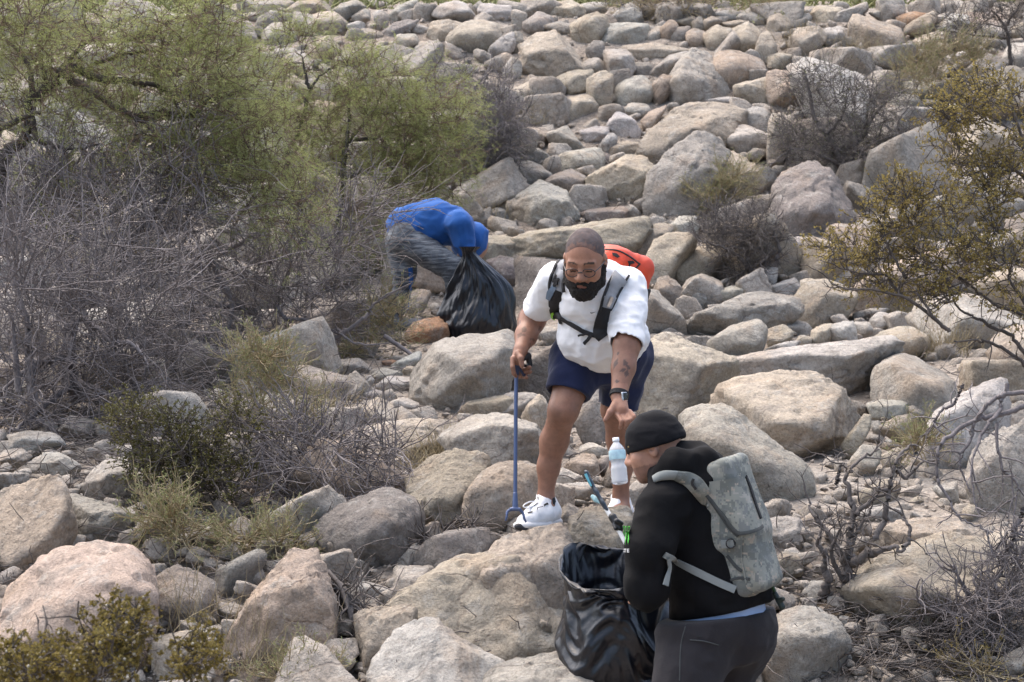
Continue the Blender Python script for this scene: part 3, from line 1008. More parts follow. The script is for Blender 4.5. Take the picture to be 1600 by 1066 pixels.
A5 = (0, 0, .3753)
plant('mesquite_tree', 'big feathery green mesquite with crooked dark trunk over the tangled dead brush', 'tree', (-25, 600, 15.8),
      limbs=[(0.065, ['base', (-22, 480), (-12, 380), (0, 262), (15, 228), (40, 190), (53, 155), (72, 125), (94, 111)]),
             (0.03, zpath(*A5, '250,295 330,350 400,390 470,440 560,490 620,530 660,580', 0, -.2)),
             (0.045, [(-20, 330), (-10, 215), (20, 190, -.2), (60, 180, -.3)]),
             (0.03, zpath(*A5, '250,295 330,290 430,330 500,330 600,345 690,370 720,400 780,480', .0, .1)),
             (0.03, zpath(*A5, '560,490 610,485 700,470 780,480 850,430 930,400 1000,380 1050,370', 0, .1)),
             (0.018, zpath(*A5, '780,480 850,495 950,495', .1, .1)), (0.02, zpath(*A5, '250,295 330,200 420,130 520,105', .1, .2)),
             (0.02, zpath(*A5, '130,470 170,590 300,620 420,600', 0, -.3)), (0.016, zpath(*A5, '520,170 620,140 690,100 760,60', .1, .3)),
             (0.016, zpath(*A5, '400,260 540,220 650,210 700,180', 0, .2)), (0.022, zpath(*A5, '140,400 120,280 60,200 0,150', 0, .2)),
             (0.016, zpath(*A5, '190,330 160,200 180,100 200,20', .1, .4))],
      blobs=[(110, 55, 160, 75, .7, 62), (260, 90, 140, 85, .6, 64), (55, 160, 80, 60, .5, 34), (330, 170, 95, 75, .5, 56), (190, 200, 120, 70, .5, 46), (330, 280, 90, 50, .4, 26), (440, 330, 80, 50, .4, 22), (100, 290, 90, 60, .4, 22),
             (330, 50, 40, 45, .4, 18), (20, 40, 60, 70, .5, 34), (400, 230, 60, 50, .5, 26), (290, 260, 80, 40, .4, 24)],
      r0=0.05, wood=M_LIVE, twig=(3, 0.26, 1), twig_wood=M_RED, leaf=('pinnate', 4, 0.014, 0.0020), leaf_mat_=M_MESQ, seed=3)
A6 = (400, 0, .2815)
plant('mesquite_shrub', 'airy green mesquite bush with thin stems just behind the man in blue', 'shrub', (520, 420, 19.5),
      limbs=[(0.03, ['base', (448, 270), (462, 210), (479, 158), (484, 138), (524, 104)]), (0.016, [(484, 138), (476, 110), (470, 80)]),
             (0.024, zpath(*A6, '430,1400 480,1000 500,800 560,770 660,770 760,710 860,700 960,660', 0, .2)),
             (0.02, zpath(*A6, '480,1000 500,810 570,720 660,610 700,500', 0, .1)), (0.018, zpath(*A6, '500,800 520,650 510,550 530,480 620,400', 0, .3)),
             (0.02, zpath(*A6, '480,1000 700,900 900,760 1000,680 1050,600', 0, .3)), (0.014, zpath(*A6, '700,900 850,850 1000,950', 0, .1))],
      blobs=[(540, 170, 70, 80, .5, 52), (620, 150, 70, 60, .5, 48), (670, 200, 50, 55, .5, 38), (600, 250, 90, 50, .5, 56), (480, 250, 60, 60, .5, 36), (450, 180, 60, 55, .4, 34),
             (650, 300, 60, 28, .4, 30), (465, 60, 36, 32, .3, 14), (500, 330, 60, 40, .4, 28), (700, 240, 45, 60, .4, 24), (560, 105, 70, 35, .4, 20), (420, 110, 50, 45, .4, 20), (720, 160, 50, 50, .4, 12), (570, 380, 50, 40, .4, 16)],
      r0=0.03, wood=M_LIVE, twig=(3, 0.22, 1), twig_wood=M_RED, leaf=('pinnate', 4, 0.014, 0.0020), leaf_mat_=M_MESQ, seed=5)
plant('bare_shrub', 'mostly bare grey shrub between the airy mesquite bush and the boulder slope', 'shrub', (745, 300, None),
      limbs=[(0.02, ['base', (735, 230), (742, 140), (770, 110)]), (0.016, ['base', (770, 220), (790, 160)])],
      blobs=[(765, 170, 60, 70, .5, 70), (720, 230, 50, 50, .4, 40), (790, 220, 40, 50, .4, 36), (700, 130, 40, 40, .4, 26)],
      r0=0.018, wood=M_DEAD, twig=(5, 0.22, 1), leaf=('small', 1, 0.012, 0.0025), leaf_mat_=M_BROOM, seed=8)

# the grey dead brush at the left, one bush per root
DB = 'dead grey bushes below the mesquites'
def dead(label, base, limbs, blobs, seed, wood=None, **kw):
    kw.setdefault('twig', (3, 0.46, 1)); kw.setdefault('r0', 0.022); kw.setdefault('sec', (2, 0.6))
    blobs = [(*q[:5], max(8, int(q[5] * .55))) for q in blobs]
    return plant('dead_bush', label, 'dead shrub', base, limbs, blobs, wood=wood or M_DEAD, seed=seed, bend=0.30, wig=0.17, twig_r=0.0027, group=DB, **kw)
L0 = (0, 350, .3284)
dead('dead grey bush with thick pale arching stems beside the pale rock under the mesquite', (120, 655, None),
     [(0.035, zpath(*L0, '370,840 330,700 300,640 200,660 100,720 0,800', 0, -.5)), (0.03, zpath(*L0, '360,820 330,600 350,480 420,300 480,200', 0, .3)),
      (0.022, zpath(*L0, '340,700 360,470 460,490 530,570 550,620', -.1, -.4)), (0.028, zpath(*L0, '340,760 250,830 150,920 50,990', -.1, -.6)),
      (0.018, zpath(*L0, '550,560 620,570 680,630 710,690', -.4, -.5)), (0.02, zpath(*L0, '370,840 300,700 330,420 330,250 280,120', .1, .3)),
      (0.018, zpath(*L0, '380,760 480,790 560,840', 0, -.3))],
     [(150, 560, 110, 90, .6, 100), (120, 430, 120, 100, .6, 110), (230, 480, 90, 90, .6, 70), (200, 610, 110, 60, .5, 70), (50, 610, 60, 60, .4, 36)], 21)
dead('dead lavender grey bush with long stems rising in front of the mesquite trunk', (170, 590, None),
     [(0.026, zpath(*L0, '480,720 520,480 640,310 720,300', 0, .1)), (0.022, zpath(*L0, '500,720 540,560 480,200 430,0', 0, .5)),
      (0.024, zpath(*L0, '480,700 400,400 280,100 200,-100', 0, .4)), (0.02, zpath(*A5, '480,1066 560,980 640,880 700,800 770,660', 0, -.2))],
     [(150, 330, 140, 80, .6, 130), (260, 300, 110, 80, .6, 110), (70, 300, 90, 70, .5, 60), (220, 400, 100, 60, .5, 60)], 22)
dead('wide dead bush of crossing silver twigs just left of the man in blue', (400, 560, None),
     [(0.03, zpath(*L0, '1218,420 1000,400 850,480 650,550', 0, -.3)), (0.02, zpath(*L0, '850,200 1020,200 1100,220 1218,270', -.2, -.1)),
      (0.02, zpath(*L0, '1020,200 1080,320 1160,420 1218,480', -.2, -.3)), (0.022, zpath(*L0, '1218,50 1100,110 1000,150 850,160 800,250', .2, 0)),
      (0.018, zpath(*L0, '1030,240 1100,380 1090,500 1040,620 960,700', -.3, -.4)),
      (0.016, [(430, 478, -.3), (448, 498, -.3), (475, 500, -.35), (520, 518, -.35), (568, 540, -.4), (605, 535, -.4)]),
      (0.02, [(510, 535, -.3), (545, 515, -.35), (575, 490, -.4), (590, 470, -.4), (640, 445, -.45)]),
      (0.016, [(600, 525, -.3), (650, 560, -.35), (680, 585, -.4), (693, 625, -.4)])],
     [(430, 420, 110, 80, .6, 110), (340, 450, 90, 80, .6, 80), (510, 400, 70, 60, .5, 40), (510, 490, 80, 40, .4, 40), (420, 520, 90, 40, .4, 50), (560, 330, 50, 50, .4, 30)], 23,
     leaf=('small', 1, 0.016, 0.0028), leaf_mat_=M_BROOM)
dead('low dead bush of fine upright twigs at the far edge beside the pale rock', (20, 680, None),
     [(0.03, zpath(*L0, '150,850 140,650 120,450 60,250 0,50', 0, .2)), (0.02, zpath(*L0, '90,800 60,500 20,380', 0, 0))],
     [(40, 480, 60, 120, .5, 60), (60, 640, 70, 50, .4, 50), (20, 390, 50, 60, .4, 30)], 24)
J0 = (400, 700, .3434)
dead('flattened grey bush spilling dry twigs over the dark round boulder', (500, 790, None),
     [(0.02, zpath(*J0, '-60,60 60,100 200,140 330,120', .2, -.1)), (0.018, zpath(*J0, '20,330 120,260 260,170 420,90', -.1, .1)), (0.014, zpath(*J0, '250,450 400,380 560,400', 0, -.15)),
      (0.014, zpath(*J0, '120,90 260,250 390,360 450,420', 0, -.15))],
     [(470, 740, 90, 40, .3, 48), (520, 800, 80, 40, .3, 48), (560, 700, 90, 30, .3, 33), (450, 690, 90, 40, .3, 36), (600, 760, 60, 40, .3, 21)], 25, twig=(5, 0.26, 1),
     leaf=('small', 1, 0.014, 0.0026), leaf_mat_=M_STRAW)
dead('bundle of thick dead stalks drooping between the pink wedge boulder and the bottom rocks', (545, 950, None),
     [(0.013 + 0.004 * (i % 3), [(500 + 3 * i, 885 + 6 * i, -.1), (530 + 5 * i, 915 + 9 * i, -.2), (548 + 3 * i, 980 + 8 * i, -.25), (530 + 6 * i, 1066, -.2)]) for i in range(7)]
     + [(0.012, [(503, 900 + 4 * i, -.15), (540, 925 + 5 * i, -.2), (600, 985 + 12 * i, -.2)]) for i in range(3)],
     [(550, 930, 40, 40, .2, 24), (535, 1010, 25, 50, .2, 24)], 26, wood=M_DEAD_DARK, twig=(3, 0.16, 0))
dead('small heap of dry twigs in the hollow under the egg shaped boulder', (690, 850, None), [],
     [(680, 845, 60, 25, .25, 60), (640, 900, 45, 30, .2, 40), (730, 830, 30, 20, .2, 24)], 27, wood=M_DEAD_DARK, twig=(4, 0.18, 0))
dead('dense grey brush pile filling the dip under the mesquite shade', (60, 590, None), [],
     [(100, 620, 90, 50, .4, 90), (280, 560, 110, 60, .5, 110), (430, 600, 80, 30, .3, 40)], 28, wood=M_DEAD_DARK, twig=(4, 0.28, 1))

G0, H0, F0 = (1180, 600, .2625), (1180, 800, .2625), (1250, 350, .2813)
C0, E0 = (1200, 0, .3753), (1000, 350, .2814)
plant('dead_bush', 'dead brown stump with stiff upright stems and broken stubs on the gravelly flat', 'dead shrub', (1312, 945, None),
      [(0.0323, zpath(*H0, '520,570 540,480 550,400 540,320 560,180 580,60', 0, 0)), (0.0277, zpath(*H0, '480,540 440,470 410,350 400,230 370,150', 0, -.1)),
       (0.0262, zpath(*H0, '540,360 600,290 700,240 800,220 900,210', 0, -.1)), (0.0154, zpath(*G0, '560,900 580,760 560,620 540,540 640,440 740,390', 0, .1)),
       (0.0154, zpath(*G0, '700,920 770,780 800,600 850,450 900,370 960,360', 0, .1)), (0.0123, zpath(*G0, '600,780 680,710 780,660 860,620', 0, .1)),
       (0.0108, zpath(*G0, '780,650 725,610', .05, 0)), (0.0154, zpath(*H0, '540,340 480,200 400,80 340,10 330,-60', 0, .1)), (0.0116, zpath(*H0, '560,260 600,130 680,0 690,-60', 0, .1)),
       (0.0108, zpath(*G0, '480,600 500,510 530,470', .1, .1)), (0.0108, zpath(*H0, '880,210 910,180 920,100 900,50 850,0 800,-30', -.1, 0)),
       (0.0123, zpath(*H0, '540,440 450,260 470,170 540,60', 0, -.1)), (0.0092, zpath(*G0, '840,520 890,560 960,500 1000,465 1110,450', .1, .15))],
      [(1330, 830, 50, 50, .2, 14), (1300, 870, 45, 45, .2, 14), (1350, 760, 45, 40, .2, 5)], r0=0.04, wood=M_DEAD_DARK, spurs=3, twig=(2, 0.12, 0), seed=31, bend=.2)
plant('dead_bush', 'leafless grey branches arching down in front of the big rounded boulder at the edge', 'dead shrub', (1585, 1000, None),
      [(0.0193, zpath(*H0, '1300,560 1350,480 1450,350 1530,200 1600,60', 0, .1)), (0.0165, zpath(*G0, '1600,750 1530,900 1520,1000', 0, 0)),
       (0.0121, zpath(*G0, '1640,130 1450,180 1300,220 1180,290 1110,370 1080,470 1090,580 1150,680 1200,780 1330,850 1420,890', .1, -.1)),
       (0.0110, zpath(*G0, '1640,50 1480,60 1380,130 1310,220 1280,340 1220,430 1240,540 1290,650', .1, 0)),
       (0.0088, zpath(*G0, '1240,0 1190,110 1110,160 1070,240 1140,310', .1, .1)), (0.0099, zpath(*G0, '1500,0 1460,150 1390,240 1330,350 1290,470 1300,650 1340,800', .1, -.1)),
       (0.0077, zpath(*G0, '1440,230 1440,340 1460,440 1480,520 1550,580 1560,660 1500,700', 0, 0)), (0.0110, zpath(*H0, '1310,560 1240,440 1200,370 1160,310', 0, -.1)),
       (0.0088, zpath(*H0, '1290,570 1180,620 1000,560 960,480 980,400', 0, -.2)), (0.0088, zpath(*H0, '1320,560 1480,560 1600,560', 0, 0)),
       (0.0099, zpath(*H0, '1180,620 1220,720 1300,860', -.1, -.2)), (0.0077, zpath(*H0, '1350,480 1300,400 1400,340 1560,260', 0, .1))],
      [(1550, 960, 60, 50, .3, 55), (1500, 980, 50, 50, .3, 30), (1580, 880, 40, 50, .3, 20)], r0=0.03, wood=M_DEAD, twig=(4, 0.16, 1), seed=32)
plant('creosote_bush', 'tall golden green creosote bush with dark branches at the edge of the boulder slope', 'shrub', (1625, 700, 14.2),
      [(0.0180, zpath(*F0, '1330,1100 1330,850 1244,760 1100,690 1000,650 860,645', 0, -.3)), (0.0132, zpath(*F0, '1330,850 1200,650 1050,560 980,520 900,480 840,400 810,280', 0, 0)),
       (0.0120, zpath(*F0, '830,600 740,520 650,450 560,400 420,370 270,365 180,330 150,290', -.3, -.2)), (0.0108, zpath(*F0, '1330,760 1244,530 1100,450 1000,380 900,310 840,250 760,190 640,150', 0, .2)),
       (0.0096, zpath(*F0, '590,300 540,220 490,140 470,70 460,0', -.2, -.1)), (0.0108, zpath(*F0, '1330,700 1250,450 1160,300 1150,220 1000,80', 0, .2)),
       (0.0096, zpath(*F0, '560,400 480,290 400,280 280,260 170,220', -.2, -.2)),
       (0.0132, zpath(*C0, '1120,900 1066,740 960,680 860,600 800,530', 0, .2)), (0.0120, zpath(*C0, '1110,800 1050,560 1010,420 1000,330', 0, .2)),
       (0.0108, zpath(*F0, '740,520 700,460 690,440', -.3, -.3))],
      [(1540, 150, 70, 32, .4, 33), (1495, 180, 50, 26, .3, 21), (1390, 305, 45, 22, .3, 14), (1450, 330, 65, 36, .4, 24), (1540, 290, 70, 50, .4, 33), (1330, 395, 60, 28, .3, 20),
       (1420, 400, 70, 34, .3, 28), (1540, 400, 75, 56, .4, 43), (1375, 440, 50, 18, .3, 12), (1470, 450, 50, 24, .3, 15), (1590, 215, 40, 60, .3, 18), (1480, 240, 50, 30, .3, 12), (1400, 350, 60, 30, .3, 15),
       (1590, 480, 30, 40, .3, 11)],
      r0=0.03, wood=M_LIVE, twig=(4, 0.14, 1), leaf=('small', 7, 0.015, 0.0056), leaf_mat_=M_CREO, seeds=0.25, seed=41)
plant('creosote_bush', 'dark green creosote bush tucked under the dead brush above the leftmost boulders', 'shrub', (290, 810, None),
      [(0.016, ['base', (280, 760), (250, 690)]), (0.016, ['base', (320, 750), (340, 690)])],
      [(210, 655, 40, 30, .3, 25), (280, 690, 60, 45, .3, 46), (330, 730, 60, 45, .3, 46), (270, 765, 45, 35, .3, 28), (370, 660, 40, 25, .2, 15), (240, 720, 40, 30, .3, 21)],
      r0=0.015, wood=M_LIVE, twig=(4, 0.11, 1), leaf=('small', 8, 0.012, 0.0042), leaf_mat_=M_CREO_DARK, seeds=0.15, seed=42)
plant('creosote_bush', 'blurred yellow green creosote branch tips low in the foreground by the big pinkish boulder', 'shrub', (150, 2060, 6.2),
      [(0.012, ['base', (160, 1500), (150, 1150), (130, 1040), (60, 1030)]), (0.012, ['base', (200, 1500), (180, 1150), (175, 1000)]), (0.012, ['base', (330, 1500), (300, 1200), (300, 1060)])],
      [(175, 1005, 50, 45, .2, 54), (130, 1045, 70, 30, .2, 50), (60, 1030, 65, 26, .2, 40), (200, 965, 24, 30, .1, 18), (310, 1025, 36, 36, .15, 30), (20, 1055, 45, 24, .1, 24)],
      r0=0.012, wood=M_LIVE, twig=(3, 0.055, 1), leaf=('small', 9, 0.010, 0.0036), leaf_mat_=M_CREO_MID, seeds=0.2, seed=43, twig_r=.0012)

def broom(label, base, blobs, seed, mat=None, twig=(5, 0.16, 1), leaf=('small', 5, 0.024, 0.0017), name='broom_shrub', cat='shrub', group='pale green brooms among the rocks', r0=.008):
    return plant(name, label, cat, base, (), blobs, r0=r0, wood=M_STRAW, twig=twig, leaf=leaf, leaf_mat_=mat or M_BROOM, seed=seed, wig=.12, up=.10, group=group)
broom('bright green feathery broom growing out of the crack above the big pinkish boulder', (280, 880, None), [(280, 820, 30, 40, .15, 20), (240, 810, 30, 25, .15, 8)], 51)
broom('yellow green broom tuft hanging over the tip of the pink wedge boulder', (400, 870, None), [(430, 850, 45, 22, .15, 17), (370, 850, 30, 25, .15, 10)], 52)
broom('tall straw coloured broom rising in front of the pale ledge left of the whitest stone', (425, 690, None), [(420, 580, 45, 45, .2, 22), (470, 640, 40, 40, .2, 18), (390, 640, 35, 40, .2, 14), (400, 560, 40, 30, .2, 10)], 53)
broom('thin green broom beside the rust orange rock', (610, 560, None), [(610, 500, 40, 40, .2, 26), (560, 560, 30, 20, .2, 12)], 54)
broom('small yellow green broom above the dark twisted bush before the tall grey boulder', (1140, 340, None), [(1110, 305, 36, 26, .2, 28), (1150, 285, 36, 26, .2, 22)], 55)
broom('little tuft of yellow green leaves on a dead stem above the gravel', (1455, 745, None), [(1440, 690, 24, 16, .1, 16)], 56)
broom('olive sprig at the bottom edge among the pebbles', (1525, 1066, None), [(1530, 1050, 20, 14, .1, 12)], 57, mat=M_CREO, leaf=('small', 6, 0.009, 0.003))
broom('sparse green grassy broom at the foot of the pink wedge boulder', (440, 1090, None), [(460, 1060, 50, 14, .1, 22)], 58)

plant('dead_bush', 'dark bare bush with twisted stems between the tall grey boulder and the round grey one', 'dead shrub', (1185, 440, None),
      [(0.02, zpath(*E0, '620,330 590,230 500,150 400,110 320,90', 0, -.2)), (0.02, zpath(*E0, '640,330 600,200 560,80 520,-40', 0, 0)), (0.02, zpath(*E0, '720,330 770,150 740,20 800,-80', 0, 0))],
      [(1150, 370, 50, 50, .3, 60), (1190, 370, 40, 60, .3, 60), (1120, 350, 50, 40, .3, 30), (1170, 420, 50, 25, .2, 36)], r0=0.018, wood=M_DEAD_DARK, twig=(4, 0.17, 1), seed=61)
plant('dead_bush', 'wide dark bare bush leaning over the round grey boulder with sparse green tips', 'dead shrub', (1310, 275, None),
      [(0.028, zpath(*C0, '330,720 240,560 190,480 160,320 140,280', 0, .1)), (0.02, zpath(*C0, '330,700 430,500 520,400 560,380', 0, .2)), (0.018, zpath(*C0, '340,700 200,640 100,620 0,700', 0, -.2)),
       (0.018, zpath(*C0, '330,720 560,620 540,520 600,430', 0, .2)), (0.018, zpath(*C0, '240,560 300,500 330,440', 0, .1)), (0.02, zpath(*C0, '330,720 420,640 560,640', 0, 0))],
      [(1280, 140, 60, 50, .4, 50), (1370, 160, 60, 50, .4, 50), (1250, 220, 60, 40, .4, 50), (1340, 230, 70, 30, .4, 60), (1420, 210, 40, 35, .3, 24)], r0=0.024, wood=M_DEAD_DARK, twig=(4, 0.22, 1), seed=62,
      leaf=('small', 1, 0.014, 0.003), leaf_mat_=M_BROOM)
broom('pale yellow green bush near the ridge beside the white faced boulder', (1430, 175, None), [(1425, 120, 45, 35, .3, 34), (1470, 80, 50, 30, .3, 26), (1520, 90, 30, 30, .2, 14)], 63, twig=(5, .2, 1), leaf=('small', 3, .02, .003))
plant('dead_bush', 'dark leafless shrub standing on the ridge at the edge of the frame', 'dead shrub', (1585, 140, None),
      [(0.024, zpath(*C0, '1010,330 1000,180 980,100 930,40', 0, 0)), (0.02, zpath(*C0, '985,120 1030,40 1066,0', 0, 0)), (0.016, zpath(*C0, '990,160 880,150 760,130', 0, 0))],
      [(1560, 30, 45, 35, .3, 34), (1500, 40, 40, 25, .3, 18)], r0=0.022, wood=M_LIVE, twig=(3, 0.28, 1), seed=64)

# tufts of dry grass, each its own plant
def tuft(label, u, v, n, h, seed, spread=0.35, mat=None):
    rnd = np.random.RandomState(seed); D = ground_hit(u, v); root = W(u, v, D)
    m = Mass(); h = h / F * D
    S = root + np.stack([rnd.normal(0, spread * h, n), rnd.normal(0, spread * h * .6, n), np.zeros(n)], 1)
    P = grow(rnd, S, np.array([0, 0, 1.0]) + 0.45 * rnd.randn(n, 3), h * rnd.uniform(.5, 1.2, n), 6, .12, -.03)
    m.addm(*tubes(P, np.repeat(np.linspace(.0022, .0007, 6)[None], n, 0), 3))
    o = m.build('dry_grass_tuft', mat or M_STRAW, None, True, root); o.location = root
    tag(o, label, 'grass tuft', 'dry grass tufts among the rocks')
for q in [('orange tan dry grass on the slab above the paler flat rock', 685, 720, 150, 62, 1), ('dry grass fringe left of the egg shaped boulder', 650, 740, 90, 50, 2), ('brown grass clump under the pale wedge boulder near the ridge', 1345, 95, 130, 52, 3),
          ('tan grass clump beside the buff boulder at the ridge', 1255, 75, 130, 50, 4), ('dry grass by the grey bush and the dark gap', 835, 195, 90, 40, 5), ('straw grass at the foot of the creosote branches', 1480, 560, 170, 70, 6),
          ('dry grass beside the round pale boulder below the creosote', 1410, 490, 90, 46, 7), ('thin grass on the bank behind the black trash bag of the man in blue', 770, 345, 60, 44, 8),
          ('orange stalks between the dark boulder and the pink wedge', 300, 985, 70, 110, 9), ('pale stalks leaning over the pink wedge boulder', 395, 1050, 60, 120, 10),
          ('dry stalks below the tall straw coloured broom', 450, 740, 120, 70, 11), ('sparse straw in front of the buff shrub ledge', 520, 640, 60, 60, 12)]:
    tuft(*q)

def far_brush():
    rnd = np.random.RandomState(77); m = Mass(); n = 900
    y = rnd.uniform(27, 80, n); x = rnd.uniform(-.26, .26, n) * y
    z = hill(x, y)
    S = np.repeat(np.stack([x, y, z], 1), 26, 0) + 0.25 * rnd.randn(n * 26, 3) * np.array([1, 1, .2])
    P = grow(rnd, S, np.array([0, 0, .8]) + .7 * rnd.randn(len(S), 3), rnd.uniform(.3, .9, len(S)), 4, .2, 0)
    m.addm(*tubes(P, np.repeat(np.linspace(.014, .006, 4)[None], len(P), 0), 3))
    tag(m.build('far_brush', M_BROOM), 'low olive brush covering the slope beyond the ridge', 'brush', kind='stuff')
far_brush()
broom('grey green bush on the ridge directly above the leaning pale wedge boulder', (1200, 26, None), [(1200, 10, 45, 18, .4, 40)], 71, twig=(5, .25, 1), leaf=('small', 4, .03, .006))
broom('brown bush on the ridge above the stacked boulders', (1070, 28, None), [(1060, 10, 60, 16, .4, 46), (990, 8, 30, 12, .3, 14)], 72, mat=M_DEAD, twig=(5, .25, 1), leaf=('small', 3, .03, .005))

def litter():
    rnd = np.random.RandomState(99); m = Mass(); n = 5200
    U = rnd.uniform(-40, 1640, n); Vv = rnd.uniform(240, 1090, n)
    U[:2600] = rnd.normal(260, 170, 2600); Vv[:2600] = rnd.normal(640, 110, 2600)
    U[2600:3300] = rnd.normal(1450, 110, 700); Vv[2600:3300] = rnd.normal(1000, 60, 700)
    tabv = np.arange(200, 1130, 8); tabd = np.array([ground_hit(800, v) for v in tabv])
    y = np.interp(Vv, tabv, tabd); x = (U - CU) / F * y; z = hill(x, y) + rnd.uniform(0.0, .05, n)
    P = grow(rnd, np.stack([x, y, z], 1), rnd.randn(n, 3) * np.array([1, 1, .25]), rnd.uniform(.06, .28, n), 5, .25, 0)
    m.addm(*tubes(P, np.repeat(np.linspace(.0035, .0018, 5)[None], n, 0), 3))
    tag(m.build('twig_litter', M_DEAD_DARK), 'fallen twigs littering the ground between rocks', 'twigs', kind='stuff')
litter()
# ------------------------------------------------------------------ figures: smooth bodies and clothes grown from distance fields
import openvdb
from mathutils.bvhtree import BVHTree

class Field:
    def __init__(s, res): s.res = res; s.pr = []
    def add(s, fn, lo, hi, k=0.02, op='+'): s.pr.append((fn, np.array(lo, float), np.array(hi, float), k, op)); return s
    def cone(s, a, b, ra, rb, k=0.02, op='+', flat=None):
        """tapered capsule; flat=(axis, factor) squashes it along an axis"""
        a, b = np.array(a, float), np.array(b, float)
        if flat is not None:
            n = np.array(flat[0], float); n /= np.linalg.norm(n); q = 1 / flat[1] - 1
        def fn(P):
            X = P - a; ab = b - a
            if flat is not None:
                X = X + n * (X @ n)[..., None] * q; ab = ab + n * (ab @ n) * q
            t = np.clip(X @ ab / max(ab @ ab, 1e-9), 0, 1)
            d = np.linalg.norm(X - t[..., None] * ab, axis=-1) - (ra + (rb - ra) * t)
            return d * (flat[1] if flat is not None and flat[1] < 1 else 1)
        r = max(ra, rb) * (max(1, flat[1]) if flat is not None else 1)
        return s.add(fn, np.minimum(a, b) - r, np.maximum(a, b) + r, k, op)
    def ball(s, c, r, k=0.02, op='+'): return s.cone(c, c, r, r, k, op)
    def ell(s, c, rad, R=None, k=0.02, op='+'):
        """ellipsoid, R: 3x3 with the axes as rows"""
        c = np.array(c, float); rad = np.array(rad, float); R = np.eye(3) if R is None else np.array(R, float)
        def fn(P):
            X = (P - c) @ R.T
            q = np.linalg.norm(X / rad, axis=-1); g = np.linalg.norm(X / rad ** 2, axis=-1)
            return q * (q - 1) / np.maximum(g, 1e-6)
        m = np.abs(R.T) @ rad
        return s.add(fn, c - m, c + m, k, op)
    def box(s, c, half, R, rnd, k=0.01, op='+'):
        c = np.array(c, float); half = np.array(half, float) - rnd; R = np.array(R, float)
        def fn(P):
            q = np.abs((P - c) @ R.T) - half
            return np.linalg.norm(np.maximum(q, 0), axis=-1) + np.minimum(q.max(-1), 0) - rnd
        m = np.abs(R.T) @ (half + rnd)
        return s.add(fn, c - m, c + m, k, op)
    def cut(s, p, n, k=0.004):
        """remove everything on the side of the plane that n points to"""
        p = np.array(p, float); n = np.array(n, float); n /= np.linalg.norm(n)
        s.pr.append((lambda P: -((P - p) @ n), None, None, k, '-')); return s
    def cut_near(s, p, n, c, r, k=0.004):
        """the same, only within r of c"""
        p = np.array(p, float); n = np.array(n, float); n /= np.linalg.norm(n); c = np.array(c, float)
        return s.add(lambda P: np.maximum(-((P - p) @ n), np.linalg.norm(P - c, axis=-1) - r), c - r, c + r, k, '-')
    def wrinkle(s):
        """clothes: what is cut after this point keeps a clean edge"""
        s.pr.append((None, None, None, 0, 'W')); return s
    def mesh(s, warp=None):
        plus = [p for p in s.pr if p[4] == '+']
        lo = np.min([p[1] for p in plus], 0) - 5 * s.res; hi = np.max([p[2] for p in plus], 0) + 5 * s.res
        n = np.ceil((hi - lo) / s.res).astype(int) + 1
        ax = [lo[i] + s.res * np.arange(n[i]) for i in range(3)]
        D = np.full(n, 0.06, np.float32)
        def wrinkled(D):
            P = np.stack(np.meshgrid(*ax, indexing='ij'), -1).reshape(-1, 3)
            near = np.abs(D.ravel()) < 0.05
            w = np.zeros(len(P), np.float32); w[near] = warp(P[near]); return D + w.reshape(D.shape)
        if warp is not None and not any(p[4] == 'W' for p in s.pr): s.wrinkle()
        for fn, a, b, k, op in s.pr:
            if op == 'W':
                if warp is not None: D = wrinkled(D)
                continue
            if a is None: i0, i1 = np.zeros(3, int), n
            else:
                m = max(0.06, k) + 2 * s.res
                i0 = np.clip(((a - m - lo) / s.res).astype(int), 0, n); i1 = np.clip(((b + m - lo) / s.res).astype(int) + 2, 0, n)
            if (i1 <= i0).any(): continue
            sl = tuple(slice(i0[i], i1[i]) for i in range(3))
            P = np.stack(np.meshgrid(*[ax[i][sl[i]] for i in range(3)], indexing='ij'), -1)
            d = fn(P); e = D[sl]
            if op == '-': d, e2 = -d, -e
            else: e2 = e
            h = np.clip(0.5 + 0.5 * (d - e2) / max(k, 1e-6), 0, 1)
            r = d * (1 - h) + e2 * h - k * h * (1 - h)
            if op == '-': r = -r if True else r
            if op == '-':
                # smooth max(e, -removed): removed region has fn<0
                f = -d  # original fn
                h = np.clip(0.5 - 0.5 * (e + f) / max(k, 1e-6), 0, 1)
                r = e * (1 - h) + (-f) * h + k * h * (1 - h)
            D[sl] = r
        g = openvdb.FloatGrid(0.06); g.copyFromArray(np.ascontiguousarray(D))
        pts, tri, quad = g.convertToPolygons(isovalue=0.0, adaptivity=0.0)
        V = lo + np.asarray(pts) * s.res
        return V, [np.asarray(f, np.int64)[:, ::-1] for f in (tri, quad) if len(f)]

def build_field(name, fld, mat, parent, origin, warp=None, color=None):
    V, fs = fld.mesh(warp)
    me = mesh_np(name, V - origin, fs, True)
    if color is not None:
        at = me.color_attributes.new('tone', 'FLOAT_COLOR', 'POINT')
        c = color(V); at.data.foreach_set('color', np.concatenate([c, np.ones((len(c), 1))], 1).astype(np.float32).ravel())
    o = add(name, me, mat, parent)
    o['_'] = 0; del o['_']
    tree = BVHTree.FromPolygons([tuple(v) for v in V], [tuple(int(i) for i in f) for ff in fs for f in ff])
    return o, tree

def frame(f, up=(0, 0, 1), roll=0.0):
    """rows: right, up, forward of a head looking along f"""
    f = np.array(f, float); f /= np.linalg.norm(f)
    r = np.cross(f, np.array(up, float)); r /= np.linalg.norm(r); r = -r
    u = np.cross(f, r); u = u if u[2] > 0 else -u
    c, s_ = math.cos(roll), math.sin(roll)
    return np.array([c * r + s_ * u, -s_ * r + c * u, f])

